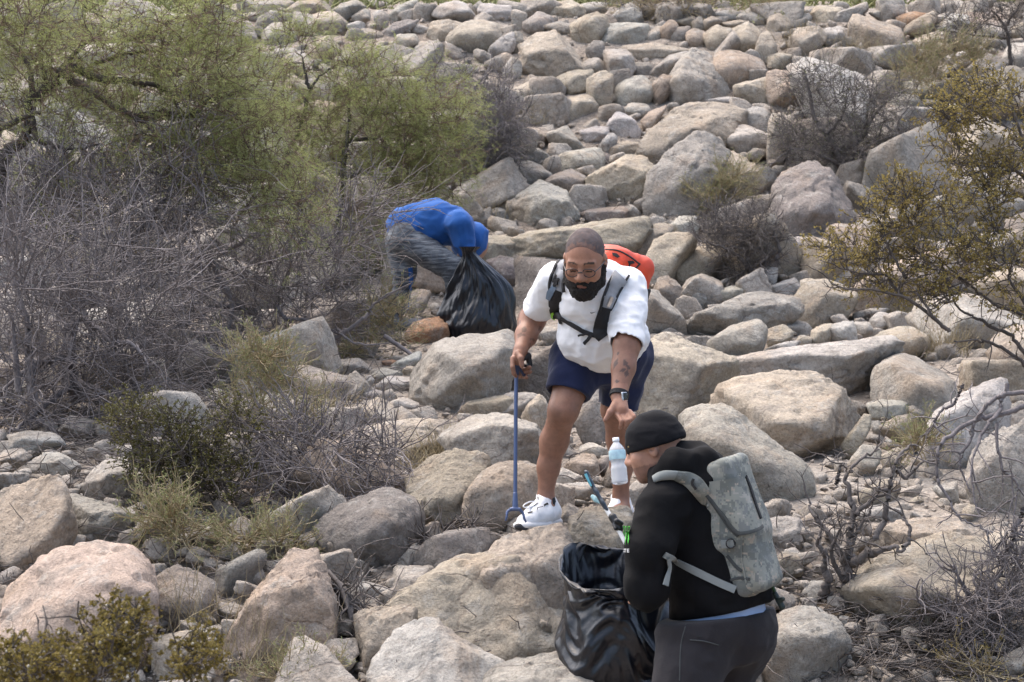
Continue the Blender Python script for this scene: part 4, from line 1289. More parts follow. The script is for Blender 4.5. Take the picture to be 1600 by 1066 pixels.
def head_prims(fl, c, R, s):
    L = lambda x, y, z: np.array(c) + s * (x * R[0] + y * R[1] + z * R[2])
    fl.ell(L(0, .030, -.012), s * np.array([.076, .094, .098]), R, .02)
    fl.ell(L(0, -.020, .035), s * np.array([.064, .088, .058]), R, .03)
    fl.ell(L(0, -.062, .034), s * np.array([.058, .055, .058]), R, .03)
    for q in (-1, 1):
        fl.ball(L(q * .040, -.026, .062), s * .026, .025)
        fl.cone(L(q * .012, .024, .086), L(q * .046, .022, .074), s * .012, s * .010, .012)
        fl.ball(L(q * .031, .000, .100), s * .013, .012, '-')
        fl.ell(L(q * .031, .001, .080), s * np.array([.015, .011, .012]), R, .006)
        fl.ell(L(q * .079, -.004, -.008), s * np.array([.010, .032, .020]), R, .008)
        fl.ball(L(q * .086, -.004, -.002), s * .008, .008, '-')
        fl.ball(L(q * .014, -.034, .101), s * .011, .008)
        fl.ball(L(q * .007, -.043, .107), s * .0035, .003, '-')
    fl.cone(L(0, .014, .088), L(0, -.029, .112), s * .009, s * .014, .012)
    fl.cone(L(-.019, -.062, .084), L(.019, -.062, .084), s * .009, s * .009, .008)
    fl.cone(L(-.015, -.074, .083), L(.015, -.074, .083), s * .010, s * .010, .008)
    fl.ball(L(0, -.100, .070), s * .022, .02)
    return L

def hand_chain(fl, pts, r0, r1, k=.004):
    for i in range(len(pts) - 1):
        a = r0 + (r1 - r0) * i / (len(pts) - 1); b = r0 + (r1 - r0) * (i + 1) / (len(pts) - 1)
        fl.cone(pts[i], pts[i + 1], a, b, k)

def attr_mat(name, rough=0.5, sss=0.0, bump=0.2, bscale=350, spec=0.4):
    N = NT(name); c = N.coords(False)
    a = N.n('ShaderNodeAttribute'); a.attribute_name = 'tone'
    col = N.mix(1.0, a.outputs['Color'], N.ramp(N.noise(c, 45, 5), [(0.3, 0.86), (0.7, 1.12)]), 'MULTIPLY')
    N.l(col, N.b.inputs['Base Color']); N.b.inputs['Roughness'].default_value = rough
    N.b.inputs['Specular IOR Level'].default_value = spec
    N.b.inputs['Subsurface Weight'].default_value = sss; N.b.inputs['Subsurface Radius'].default_value = (.012, .005, .003)
    N.l(N.bump(N.noise(c, bscale, 3), bump, .002), N.b.inputs['Normal'])
    return N.m

def cloth_mat(name, col, rough=0.9, var=.10, weave=700, sheen=.15, bump=.25, var_scale=9):
    N = NT(name); c = N.coords(False)
    f = N.ramp(N.noise(c, var_scale, 5), [(0.3, tuple(x * (1 - var) for x in col)), (0.7, tuple(x * (1 + var) for x in col))])
    N.l(f, N.b.inputs['Base Color']); N.b.inputs['Roughness'].default_value = rough
    N.b.inputs['Sheen Weight'].default_value = sheen; N.b.inputs['Specular IOR Level'].default_value = .25
    n = N.bump(N.noise(c, 28, 4, .6, .8), .35, .006)
    N.l(N.bump(N.noise(c, weave, 2), bump, .001, n), N.b.inputs['Normal'])
    return N.m

def folds(amp, fr, seed, stretch=(1, 1, 1)):
    """cloth wrinkles: ridged noise pushed into the field"""
    st = np.array(stretch, float)
    def w(P):
        Q = P * st * fr
        Q = Q + 0.35 * np.stack([vnoise(Q * .7 + 3.1, seed + 1), vnoise(Q * .7 + 9.2, seed + 2), vnoise(Q * .7 + 5.7, seed + 4)], 1)
        return amp * (np.abs(vnoise(Q, seed)) + .5 * np.abs(vnoise(Q * 2.1, seed + 7)) - .55)
    return w

def crumple(P, seed, n=7, f0=1.0, f1=3.0, warp=.35):
    r = np.random.RandomState(seed); P = np.asarray(P, float)
    P = P + warp * np.stack([vnoise(P * .8 + 2.1, seed + 1), vnoise(P * .8 + 8.2, seed + 2), vnoise(P * .8 + 4.7, seed + 3)], 1)
    out = np.zeros(len(P))
    for i in range(n):
        d = r.randn(3); d /= np.linalg.norm(d); f = f0 * (f1 / f0) ** (i / max(1, n - 1))
        x = P @ d * f + r.rand() * 9
        out += (np.abs(x - np.round(x)) - .25) / f ** .8
    return out

def drape(tree, px, width, off=.006, thick=.005, n=None, wpx=None):
    """ribbon lying on a surface along a path of pixels seen from the photograph's side; returns vertices and quads in world space"""
    n = n or 10 * len(px)
    P2 = smooth_path([(p[0], p[1], 0) for p in px], n)[:, :2]
    pts, nrm, last = [], [], None
    for u, v in P2:
        d = Vector(W(u, v, 1.0)).normalized()
        h = tree.ray_cast(Vector((0, 0, 0)), d)
        if h[0] is not None:
            q = np.array(h[0]); m = np.array(h[1]); m = m if m @ np.array(d) < 0 else -m
            last = (q[1], m)
        elif last is not None: q = W(u, v, last[0]); m = last[1]
        else: continue
        pts.append(q); nrm.append(m)
    P = np.array(pts); Nn = np.array(nrm)
    for _ in range(3):
        P[1:-1] = (P[:-2] + 2 * P[1:-1] + P[2:]) / 4; Nn[1:-1] = (Nn[:-2] + Nn[1:-1] + Nn[2:]); Nn = unit(Nn)
    T = unit(np.gradient(P, axis=0)); B = unit(np.cross(T, Nn))
    w = np.interp(np.linspace(0, 1, len(P)), np.linspace(0, 1, len(width)), width)[:, None] / 2 if hasattr(width, '__len__') else width / 2
    ring = [P + Nn * (off - thick) - B * w, P + Nn * off - B * w, P + Nn * (off + .001) , P + Nn * off + B * w, P + Nn * (off - thick) + B * w]
    V = np.stack(ring, 1); k = 5; m = len(P)
    f = []
    for i in range(m - 1):
        for j in range(k):
            f.append([i * k + j, i * k + (j + 1) % k, (i + 1) * k + (j + 1) % k, (i + 1) * k + j])
    return V.reshape(-1, 3), np.array(f)

def patch(tree, poly, off=.004, thick=.004, step=2.0):
    """a flat shape (pixels) laid on a surface: returns vertices and triangles"""
    poly = np.array(poly, float)
    bm = bmesh.new()
    vs = [bm.verts.new((p[0], p[1], 0)) for p in poly]
    bm.faces.new(vs)
    bmesh.ops.triangulate(bm, faces=bm.faces[:])
    for _ in range(5):
        es = [e for e in bm.edges if e.calc_length() > step]
        if not es: break
        bmesh.ops.subdivide_edges(bm, edges=es, cuts=1)
        bmesh.ops.triangulate(bm, faces=bm.faces[:])
    bm.verts.index_update()
    P2 = np.array([v.co[:2] for v in bm.verts]); F_ = [[v.index for v in f.verts] for f in bm.faces]; bm.free()
    out = []
    last = 10.0
    for u, v in P2:
        d = Vector(W(u, v, 1.0)).normalized(); h = tree.ray_cast(Vector((0, 0, 0)), d)
        if h[0] is not None:
            m = np.array(h[1]); m = m if m @ np.array(d) < 0 else -m
            q = np.array(h[0]) + m * off; last = q[1]
        else: q = W(u, v, last)
        out.append(q)
    return np.array(out), np.array(F_)

def lay(name, vf, mat, parent, origin, smooth=False):
    return add(name, mesh_np(name, vf[0] - origin, vf[1], smooth), mat, parent)

M_SKIN = attr_mat('skin', .48, .12)
M_TEE = cloth_mat('white_cotton', (.80, .81, .83), var=.03, sheen=.1)
M_NAVY = cloth_mat('navy_shorts_cloth', (.012, .018, .055), var=.2)
M_SHOE = simple_mat('white_shoe_mesh', (.74, .75, .77), .6, .05, 60, .3, 600)
M_SOLE = simple_mat('white_rubber', (.70, .70, .70), .5, .05)
M_BLACK = simple_mat('black_webbing', (.010, .010, .012), .7, .2, 200, .3, 900)
M_GREYWEB = cloth_mat('grey_padded_mesh', (.30, .31, .33), var=.12, weave=900)
M_RED = simple_mat('orange_red_nylon', (.62, .062, .022), .5, .12, 14, .3, 60)
M_HAIR = attr_mat('short_hair', .9, 0, .8, 500, .2)
M_BEARD = simple_mat('black_beard', (.016, .013, .012), .95, .6, 300, .9, 420)
M_GLASS = simple_mat('spectacle_frame', (.02, .02, .025), .3)
M_CLEAR = NT('clear_lens')
M_CLEAR.b.inputs['Transmission Weight'].default_value = 1.0; M_CLEAR.b.inputs['Roughness'].default_value = .02; M_CLEAR.b.inputs['IOR'].default_value = 1.05
M_CLEAR = M_CLEAR.m
M_NEON = simple_mat('neon_green_plastic', (.35, .75, .06), .4, .1)
M_STEEL = simple_mat('brushed_steel', (.6, .6, .62), .3, .1, metal=1.0)
M_INK = simple_mat('black_print', (.012, .012, .014), .7, .1)

# ---------------------------------------------------------------- the man in the white shirt
def man_in_white():
    A = lambda u, v, dy=0.0: W(u, v, 11.1 + dy)
    O = A(905, 822, .1)
    o = empty('person', O)
    tag(o, 'bearded man in glasses, white shirt and navy shorts bending down with one arm reaching out', 'person')
    HC = A(914, 407, -.36); HR = frame((-.20, -.90, -.45), roll=math.radians(-2)); hs = 1.07
    b = Field(.0052)
    L = head_prims(b, HC, HR, hs)
    b.cone(L(0, -.06, -.02), A(926, 452, -.16), .066, .080, .03)
    b.cone(A(926, 462, -.12), A(943, 520, .02), .135, .15, .03)
    b.cone(A(872, 443, -.1), A(980, 450, -.1), .055, .055, .03)
    # right arm, hand closed on the grabber
    b.cone(A(868, 444, -.10), A(831, 500, .10), .054, .055, .03)
    b.cone(A(831, 500, .10), A(822, 525, .02), .057, .048, .03)
    b.cone(A(822, 525, .02), A(814, 546, -.05), .046, .029, .02, flat=None)
    b.cone(A(813, 548, -.055), A(808, 562, -.085), .029, .030, .015, flat=((.55, .8, 0), .75))
    k = [A(801, 560, -.10), A(802, 566, -.085), A(804, 572, -.07), A(806, 577, -.055)]
    tips = [[A(801, 574, -.12), A(803, 584, -.115), A(806, 588, -.10)], [A(805, 578, -.03), A(818, 577, -.035), A(828, 574, -.075)],
            [A(807, 584, -.03), A(818, 584, -.035), A(829, 581, -.07)], [A(808, 588, -.03), A(816, 588, -.03), A(823, 590, -.065)]]
    for a, t in zip(k, tips): hand_chain(b, [a] + t, .0115, .0085)
    hand_chain(b, [A(809, 552, -.10), A(814, 560, -.125), A(815.5, 572, -.130)], .0145, .0105, .008)
    # left arm reaching down, open hand
    b.cone(A(985, 452, -.12), A(979, 540, -.30), .060, .056, .03)
    b.cone(A(979, 540, -.30), A(974, 575, -.345), .056, .050, .02)
    b.cone(A(974, 575, -.345), A(967, 617, -.41), .049, .033, .02)
    b.cone(A(967, 619, -.415), A(971, 643, -.46), .032, .032, .012, flat=((.2, 1, .25), .62))
    hand_chain(b, [A(961, 632, -.45), A(953, 644, -.475), A(945, 657, -.485)], .0165, .0085, .01)
    for kn, md, tp in (((963, 647), (971, 658), (969, 669)), ((970.5, 648), (979, 658), (978, 669)), ((978, 647), (986, 656), (986, 666)), ((984, 643), (991, 651), (992, 661))):
        hand_chain(b, [A(*kn, -.465), A(*md, -.505), A((md[0] + tp[0]) / 2, (md[1] + tp[1]) / 2 + 1, -.50), A(*tp, -.475)], .0102, .0078, .003)
    # pelvis and legs
    b.cone(A(925, 556, .10), A(962, 560, .12), .12, .12, .03)
    b.cone(A(905, 562, .08), A(881, 640, -.03), .098, .064, .04)
    b.ell(A(878, 645, -.05), (.047, .05, .055), None, .03)
    b.cone(A(880, 640, -.02), A(866, 690, .06), .060, .058, .03)
    b.cone(A(866, 688, .065), A(857, 730, .085), .060, .046, .03)
    b.cone(A(857, 730, .085), A(852.5, 775, .09), .046, .034, .03)
    b.cone(A(853, 778, .09), A(860, 800, .10), .036, .040, .02)
    b.cone(A(856, 792, .07), A(826, 814, -.08), .036, .028, .02)
    b.cone(A(978, 566, .14), A(963, 640, .20), .105, .066, .04)
    b.cone(A(963, 640, .20), A(969, 688, .30), .062, .058, .03)
    b.cone(A(969, 688, .30), A(971, 730, .33), .058, .047, .03)
    b.cone(A(971, 730, .33), A(970, 775, .35), .047, .033, .03)
    b.cone(A(970, 776, .35), A(972, 796, .33), .036, .036, .02)
    b.cone(A(972, 796, .32), A(955, 806, .18), .034, .028, .02)
    base = np.array([.27, .138, .092])
    def tone(V):
        c = np.repeat(base[None], len(V), 0) * (1 + .08 * fbm(V * 9, 5, 3))[:, None]
        X = (V - HC) @ HR.T / hs
        head = np.linalg.norm(V - HC, axis=1) < .19
        c[head] *= np.array([1.32, 1.30, 1.26])
        hand = (V[:, 1] < 10.69) & (V[:, 2] < (533 - 600) / 4000 * 10.6)
        c[hand] *= 1.25
        lips = head & (np.abs(X[:, 0]) < .026) & (X[:, 1] < -.052) & (X[:, 1] > -.086) & (X[:, 2] > .07)
        c[lips] = (.30, .135, .105)
        brow = head & (np.abs(np.abs(X[:, 0]) - .033) < .019) & (np.abs(X[:, 1] - .029 + .15 * np.abs(np.abs(X[:, 0]) - .03)) < .0034) & (X[:, 2] > .05)
        c[brow] = (.045, .028, .02)
        lash = head & (np.abs(np.abs(X[:, 0]) - .031) < .013) & (np.abs(X[:, 1] + .006) < .0028) & (X[:, 2] > .06)
        c[lash] = (.03, .02, .016)
        # tattoos on the reaching forearm and on the other arm
        u = CU + V[:, 0] / V[:, 1] * F; v = CV - V[:, 2] / V[:, 1] * F
        fore = (V[:, 1] < 10.86) & (V[:, 0] > .3)
        for (a, bb, w, l, an) in ((962, 568, 3.2, 9, .35), (966, 552, 2.2, 4, .5), (977, 568, 4, 8, -.4), (979, 584, 4, 7, .2), (973, 579, 3, 6, 1.1), (964, 596, 4, 3, .0), (982, 574, 3, 5, -.9)):
            x = (u - a) * math.cos(an) + (v - bb) * math.sin(an); y = -(u - a) * math.sin(an) + (v - bb) * math.cos(an)
            m = fore & (np.abs(x) / w + np.abs(y) / l < 1)
            c[m] = c[m] * .35 + np.array([.018, .020, .023])
        arm = (u < 850) & (v > 470) & (v < 545)
        m = arm & (fbm(V * 38, 31, 2) > .28)
        c[m] *= .55
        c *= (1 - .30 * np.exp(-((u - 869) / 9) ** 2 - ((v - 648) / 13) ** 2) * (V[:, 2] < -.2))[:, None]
        return np.clip(c, .005, 1)
    body, _ = build_field('body', b, M_SKIN, o, O, color=tone)
    # hair: a close crop, grey at the sides
    h = Field(.0045)
    h.ell(L(0, .0305, -.012), hs * np.array([.0768, .0948, .0988]), HR, .01)
    h.cut(L(0, .085, .070), HR[2] * 1.0 - HR[1] * .30, .01); h.cut(L(0, -.02, 0), -HR[1] * 1.0 + HR[2] * .25, .01)
    def hair_tone(V):
        X = (V - HC) @ HR.T / hs
        edge = np.clip((.085 - X[:, 1]) * .30 + (.078 - X[:, 2]) - 2.2 * np.abs(X[:, 0]) ** 2 / .08 * .3, -.02, .05)     # distance behind the hairline
        low = np.clip((X[:, 1] + .02) / .04, 0, 1)
        n = .5 + .5 * fbm(V * 140, 3, 2)
        k = np.clip((edge + .012 * n) / .026, 0, 1) * low * (.84 + .16 * n)
        sk = np.array([.33, .165, .105]); hr = np.array([.095, .085, .088]) * (1 + .25 * fbm(V * 60, 9, 2))[:, None]
        return sk * (1 - k[:, None]) + hr * k[:, None]
    hair, _ = build_field('hair', h, M_HAIR, o, O, color=hair_tone)
    # beard and moustache
    q = Field(.0042)
    q.ell(L(0, -.070, .040), hs * np.array([.068, .064, .066]), HR, .01)
    q.ell(L(0, -.110, .062), hs * np.array([.044, .034, .036]), HR, .03)
    for s_ in (-1, 1): q.cone(L(s_ * .070, -.02, .005), L(s_ * .058, -.075, .03), hs * .016, hs * .026, .02)
    q.ell(L(0, -.026, .085), hs * np.array([.046, .034, .05]), HR, .012, '-')
    q.ell(L(0, -.069, .104), hs * np.array([.021, .009, .03]), HR, .005, '-')
    for s_ in (-1, 1):
        q.cone(L(s_ * .003, -.053, .098), L(s_ * .030, -.064, .083), .009, .010, .006)
        q.cone(L(s_ * .030, -.064, .080), L(s_ * .034, -.085, .076), .007, .009, .006)
    build_field('beard', q, M_BEARD, o, O, warp=lambda P: .0045 * fbm(P * 110, 3, 2))
    # glasses
    g = Mass(); lens = Mass()
    for s_ in (-1, 1):
        ang = np.linspace(0, 2 * math.pi, 25)
        ring = np.array([L(s_ * .033 + .025 * math.cos(a) * (1 if abs(math.cos(a)) < .8 else .98), -.006 + .017 * math.sin(a), .108 - .006 * abs(math.cos(a))) for a in ang])
        g.tube(ring, .0019 * hs, 6)
        lens.addm(np.vstack([ring[:-1], ring[:-1].mean(0)]), np.array([[i, (i + 1) % 24, 24] for i in range(24)]))
        g.tube(np.array([L(s_ * .057, 0, .104), L(s_ * .074, .004, .06), L(s_ * .082, .004, .0)]), .0021 * hs, 6)
    g.tube(np.array([L(-.009, -.004, .109), L(0, .0, .112), L(.009, -.004, .109)]), .0021 * hs, 6)
    gl = g.build('glasses', M_GLASS, o, True, O); lens.build('lens', M_CLEAR, gl, True, O)
    # t-shirt
    t = Field(.006)
    t.cone(A(927, 466, -.13), A(943, 519, .0), .155, .180, .06)
    t.ell(A(943, 528, -.05), (.190, .175, .122), None, .05)
    t.cone(A(878, 440, -.10), A(978, 446, -.10), .076, .078, .05)
    t.cone(A(905, 436, -.16), A(945, 438, -.16), .075, .075, .05)
    e1, s1 = A(841, 483, .05), A(868, 441, -.10)
    t.cone(s1, e1 + (e1 - s1) * .3, .074, .070, .03)
    e2, s2 = A(979, 530, -.29), A(986, 449, -.12)
    t.cone(s2, e2 + (e2 - s2) * .3, .074, .069, .03)
    d1 = unit(e1 - s1); d2 = unit(e2 - s2)
    t.wrinkle(); t.cut_near(e1, d1, e1 + d1 * .10, .19); t.cut_near(e2, d2, e2 + d2 * .095, .0945)
    t.cone(e1 - d1 * .03, e1 + d1 * .05, .061, .063, .004, '-'); t.cone(e2 - d2 * .03, e2 + d2 * .05, .065, .067, .004, '-')
    t.cone(L(0, -.06, -.03), A(922, 447, -.2), .070, .066, .01, '-')
    shirt, st = build_field('shirt', t, M_TEE, o, O, warp=lambda P: folds(.011, 6.5, 12, (1, 1, .8))(P) + folds(.009, 15, 14, (1, .6, 1.3))(P) + (.035 * crumple(P * 5, 47, 6, 1, 3.2) / 5))
    lay('shirt_logo', patch(st, [(922.5, 487.5), (925, 488.2), (931, 486.6), (925.3, 489.6), (922.8, 489.2)], .004), M_INK, shirt, O)
    # shorts
    s = Field(.006)
    s.cone(A(913, 553, .08), A(968, 555, .10), .142, .142, .04)
    s.cone(A(905, 560, .06), A(886, 625, -.01), .122, .096, .03)
    s.cone(A(976, 560, .13), A(966, 640, .19), .116, .086, .03)
    s.wrinkle(); k1 = unit(A(885, 625, -.01) - A(903, 560, .06)); s.cut_near(A(886, 616, .0), k1, A(886, 616, .0) + k1 * .13, .19)
    k2 = unit(A(968, 640, .19) - A(982, 560, .13)); s.cut_near(A(968, 630, .18), k2, A(968, 630, .18) + k2 * .115, .135)
    s.cone(A(888, 608, .01), A(882, 632, -.02), .082, .087, .004, '-'); s.cone(A(971, 622, .18), A(966, 645, .2), .076, .079, .004, '-')
    build_field('shorts', s, M_NAVY, o, O, warp=lambda P: folds(.014, 8, 40, (1, 1, .5))(P) + .05 * crumple(P * 6, 44, 6, 1, 3) / 6)
    # shoes and socks
    for sx, P in ((0, lambda u, v, d: A(u, v, d)), (1, lambda u, v, d: A(972 + (u - 858) * .55, v + 1, d * .8 + .30))):
        f = Field(.0045)
        f.cone(P(861, 802, .10), P(846, 806, .02), .044, .046, .02); f.cone(P(848, 805, .02), P(820, 816, -.11), .046, .036, .03)
        f.cone(P(853, 778, .092), P(858, 798, .09), .043, .050, .02); f.cone(P(846, 788, .04), P(830, 806, -.05), .034, .034, .02)
        f.cone(P(852, 768, .09), P(853, 781, .09), .036, .040, .006, '-')
        sh, stree = build_field('shoe', f, M_SHOE, o, O, warp=folds(.004, 22, 60))
        f = Field(.0045)
        f.cone(P(862, 815, .105), P(846, 818, .02), .049, .042, .02, flat=((0, 0, 1), .5)); f.cone(P(844, 820, .01), P(817, 821, -.13), .050, .043, .015, flat=((0, 0, 1), .5))
        f.ball(P(832, 824, -.05), .016, .02)
        build_field('sole', f, M_SOLE, sh, O)
        f = Field(.0045); f.cone(P(810, 823, -.165), P(819, 826, -.15), .018, .020, .01, flat=((0, 0, 1), .8)); build_field('toe_cap', f, simple_mat('dark_rubber', (.03, .03, .035), .7), sh, O)
        f = Field(.004); f.cone(P(852, 765, .09), P(854, 785, .09), .039, .040, .004); f.cone(P(852, 755, .09), P(852.5, 770, .09), .05, .05, .002, '-')
        build_field('sock', f, M_TEE, o, O)
        if sx == 0:
            for poly in ([(849, 789), (853, 786.5), (855, 786), (857, 789), (852.5, 790), (850, 792.5)], [(823.5, 801.5), (832, 799.5), (832, 801.5), (824, 803)],
                         [(862, 777), (866, 776), (868, 784), (866, 790), (863, 788), (862.5, 781)], [(856.5, 777.5), (860, 778.5), (861.5, 781), (857, 780)], [(840, 777), (842, 776), (841.5, 781), (839.8, 782)],
                         [(833, 791), (841, 785.5), (841, 787), (834, 792)]):
                lay('shoe_accent', patch(stree, poly, .003), M_INK, sh, O)
            m = Mass()
            for q_ in ([(840, 784, .02), (828, 784, -.02), (818, 790, -.06), (822, 793, -.06), (838, 786, .0)], [(841, 788, .0), (832, 791, -.05), (824, 795, -.09), (836, 790, -.02)]):
                m.tube(smooth_path([A(*p_) for p_ in q_], 24), .0028, 6)
            m.build('shoelace', M_SHOE, sh, True, O)
    # watch
    wc = A(967.5, 617, -.412); ax = unit(A(967, 617, -.41) - A(974, 575, -.345))
    e = unit(np.cross(ax, np.array([0, 1., 0]))); e3 = np.cross(ax, e)
    an = np.linspace(0, 2 * math.pi, 33)
    ringp = wc + .0375 * (np.cos(an)[:, None] * e + np.sin(an)[:, None] * e3)
    m = Mass()
    for dz in (-.008, -.003, .003, .008): m.tube(ringp + ax * dz, .0042, 6)
    band = m.build('watch', M_BLACK, o, True, O)
    f = Field(.003); face = A(975.5, 620, -.445); fr = frame((.75, -.65, .1)); f.box(face, (.017, .020, .006), fr, .004)
    build_field('watch_case', f, M_STEEL, band, O)
    f = Field(.003); f.box(face + fr[2] * .0055, (.014, .017, .002), fr, .0015); build_field('watch_glass', f, simple_mat('dark_glass', (.01, .012, .016), .1), band, O)
    return o, st, A
MAN_A, SHIRT_T, PA = man_in_white()

def red_backpack():
    A = PA; O = A(968, 440, .12)
    o = empty('backpack', O); tag(o, 'small orange red hiking backpack with black lower panel worn by the man in white', 'backpack')
    R = np.array([unit(np.array([.86, .45, -.22])), unit(np.array([.30, .0, .95])), unit(np.array([.42, -.85, .0]))])
    R[2] = unit(np.cross(R[0], R[1])); R[1] = unit(np.cross(R[2], R[0]))
    f = Field(.006)
    f.box(A(962, 436, .14), (.135, .125, .10), R, .05, .03); f.ball(A(958, 410, .07), .07, .05); f.ball(A(990, 425, .12), .055, .05)
    f.cut(A(985, 466, .1), np.array([.35, 0, -1.0]), .01)
    top, tt = build_field('pack_body', f, M_RED, o, O, warp=folds(.010, 9, 71))
    f = Field(.006); f.box(A(966, 455, .14), (.128, .135, .093), R, .05, .03); f.cut(A(985, 462, .1), np.array([-.35, 0, 1.0]), .01)
    build_field('lower_panel', f, M_BLACK, o, O, warp=folds(.006, 12, 72))
    for i, pth in enumerate(([(946, 390), (966, 392), (985, 402), (998, 412)], [(985, 410), (978, 428), (975, 438)], [(1000, 412), (988, 425), (978, 436), (970, 440)])):
        lay('piping', drape(tt, pth, .007, .003), M_BLACK, o, O)
    for poly in ([(956, 396), (963, 397), (968, 402), (964, 404), (957, 400)], [(979, 408), (988, 408), (991, 412), (981, 413)]):
        lay('buckle', patch(tt, poly, .006), M_BLACK, o, O)
    f = Field(.005); f.cone(A(944, 389, .05), A(946, 396, .05), .013, .013, .01); build_field('grab_loop', f, M_BLACK, o, O)
    # straps over the shirt
    def strap(px, w, mat, edge=True, off=.010):
        s_ = lay('shoulder_strap', drape(SHIRT_T, px, w, off, .012), mat, o, O, True)
        if edge:
            for sg in (-1, 1):
                q = [(p[0] + sg * ww / 2 * 360 * .95, p[1]) for p, ww in zip(px, w)]
                lay('strap_edge', drape(SHIRT_T, q, .010, off + .003, .010), M_BLACK, s_, O)
    strap([(886, 405), (876, 425), (871, 445), (872, 456)], [.055, .065, .065, .062], M_GREYWEB)
    strap([(871, 452), (869, 475), (872, 492), (879, 500)], [.062, .066, .058, .04], M_BLACK, False, .011)
    strap([(969, 433), (962, 444), (953, 462), (945, 485)], [.075, .070, .058, .046], M_GREYWEB)
    strap([(946, 480), (940, 500), (938, 520), (943, 528)], [.046, .056, .06, .05], M_BLACK, False, .011)
    lay('sternum_strap', drape(SHIRT_T, [(874, 494), (890, 504), (906, 514), (925, 523), (936, 526)], .019, .010), M_BLACK, o, O)
    lay('strap_tail', drape(SHIRT_T, [(926, 523), (920, 530), (914, 537)], .014, .014), M_BLACK, o, O)
    lay('strap_tail', drape(SHIRT_T, [(922, 521), (914, 522), (906, 524)], .009, .014), M_BLACK, o, O)
    lay('strap_slider', drape(SHIRT_T, [(949, 470), (953, 471.5)], .045, .016), M_STEEL, o, O)
    lay('whistle', patch(SHIRT_T, [(860, 484), (863.5, 482), (865.5, 489), (864, 495), (860.5, 493)], .020), M_NEON, o, O)
    lay('hose_magnet', drape(SHIRT_T, [(872, 432), (867, 440), (877, 436), (868, 446), (876, 443)], .012, .020), M_BLACK, o, O)
    lay('clear_pocket', drape(SHIRT_T, [(870, 447), (862, 456), (858, 466)], [.02, .03, .02], .014), simple_mat('blue_grey_film', (.16, .22, .30), .25), o, O)
red_backpack()
# ---------------------------------------------------------------- the litter pickers, the bottle
def tubes_mass(parts):
    m = Mass()
    for pts, r, sd in parts: m.tube(pts, r, sd)
    return m

M_BLUE_ALU = simple_mat('blue_grey_anodised', (.075, .105, .20), .4, .08, metal=.3)
M_BLUE_PLASTIC = simple_mat('dark_blue_plastic', (.022, .032, .075), .45, .1)
M_BLACK_PLASTIC = simple_mat('black_plastic', (.012, .013, .016), .4, .15)
def grabber():
    A = PA; O = A(806, 590, -.07)
    o = empty('litter_picker', O); tag(o, 'long slate blue litter picker hanging upright from the hand of the man in white', 'litter picker')
    tubes_mass([(smooth_path([A(808, 572, -.085), A(806.5, 600, -.09), A(805.5, 700, -.14), A(805, 775, -.18)], 20), .0085, 12)]).build('shaft', M_BLUE_ALU, o, True, O)
    f = Field(.0032)
    f.cone(A(808, 566, -.085), A(807, 584, -.087), .014, .012, .006); build_field('collar', f, M_BLUE_PLASTIC, o, O)
    f = Field(.0032)
    f.cone(A(811, 563, -.08), A(825, 556, -.04), .015, .013, .008); f.cone(A(825, 556, -.04), A(828, 570, -.04), .014, .012, .008)
    f.cone(A(813, 571, -.08), A(824, 572, -.05), .007, .007, .006)
    build_field('handle', f, M_BLACK_PLASTIC, o, O)
    f = Field(.003); f.cone(A(810, 573, -.09), A(818, 586, -.06), .007, .006, .005); f.cone(A(818, 586, -.06), A(824, 588, -.05), .006, .005, .004); build_field('trigger', f, M_BLUE_PLASTIC, o, O)
    f = Field(.0028); f.cone(A(805, 772, -.18), A(805, 790, -.19), .010, .013, .01); f.cone(A(798, 796, -.2), A(812, 796, -.2), .008, .008, .01); build_field('claw_yoke', f, M_BLUE_ALU, o, O)
    for q in ([(799, 796, -.2), (793, 800, -.2), (791.5, 808, -.21), (790, 814, -.21)], [(811, 796, -.2), (817, 802, -.2), (819, 810, -.21), (822, 816, -.21)]):
        P = smooth_path([A(*a) for a in q], 16)
        tubes_mass([(P, np.linspace(.0075, .0042, 16), 8)]).build('claw', M_BLUE_ALU, o, True, O)
grabber()

def reacher():
    B = lambda u, v, dy: W(u, v, 9.6 + dy)
    O = B(960, 810, .2)
    o = empty('litter_picker', O); tag(o, 'white shafted litter picker with slim dark jaw held by the man in black', 'litter picker')
    tubes_mass([(smooth_path([B(947, 795, .24), B(965, 826, .2), B(990, 872, .14)], 12), .0085, 12)]).build('shaft', simple_mat('white_painted_tube', (.75, .76, .76), .35, .05), o, True, O)
    f = Field(.0032); f.cone(B(957, 808, .22), B(968, 826, .2), .016, .015, .006); f.cone(B(964, 814, .19), B(971, 818, .19), .010, .009, .005); f.cone(B(962, 826, .19), B(959, 820, .2), .008, .006, .004)
    build_field('clamp', f, M_BLACK_PLASTIC, o, O)
    f = Field(.003)
    for a, b in zip([(917, 740, .3), (922, 752, .29), (932, 770, .27), (942, 787, .25)], [(922, 752, .29), (932, 770, .27), (942, 787, .25), (948, 797, .24)]):
        f.cone(B(*a), B(*b), .016, .014, .006, flat=((.85, .2, .5), .55))
    build_field('jaw', f, simple_mat('dark_slate_plastic', (.030, .042, .058), .3, .15), o, O)
    lay_m = Mass(); lay_m.tube(smooth_path([B(915, 741, .285), B(919, 750, .275), B(924, 760, .265)], 10), np.linspace(.006, .004, 10), 8); lay_m.build('jaw_pad', simple_mat('cyan_rubber', (.10, .34, .42), .4), o, True, O)
    f = Field(.003); f.cone(B(926, 776, .3), B(931, 781, .29), .008, .010, .004); f.cone(B(931, 781, .29), B(938, 786, .27), .010, .005, .004); build_field('jaw_tip', f, simple_mat('pale_cyan_rubber', (.28, .48, .52), .4), o, O)
reacher()

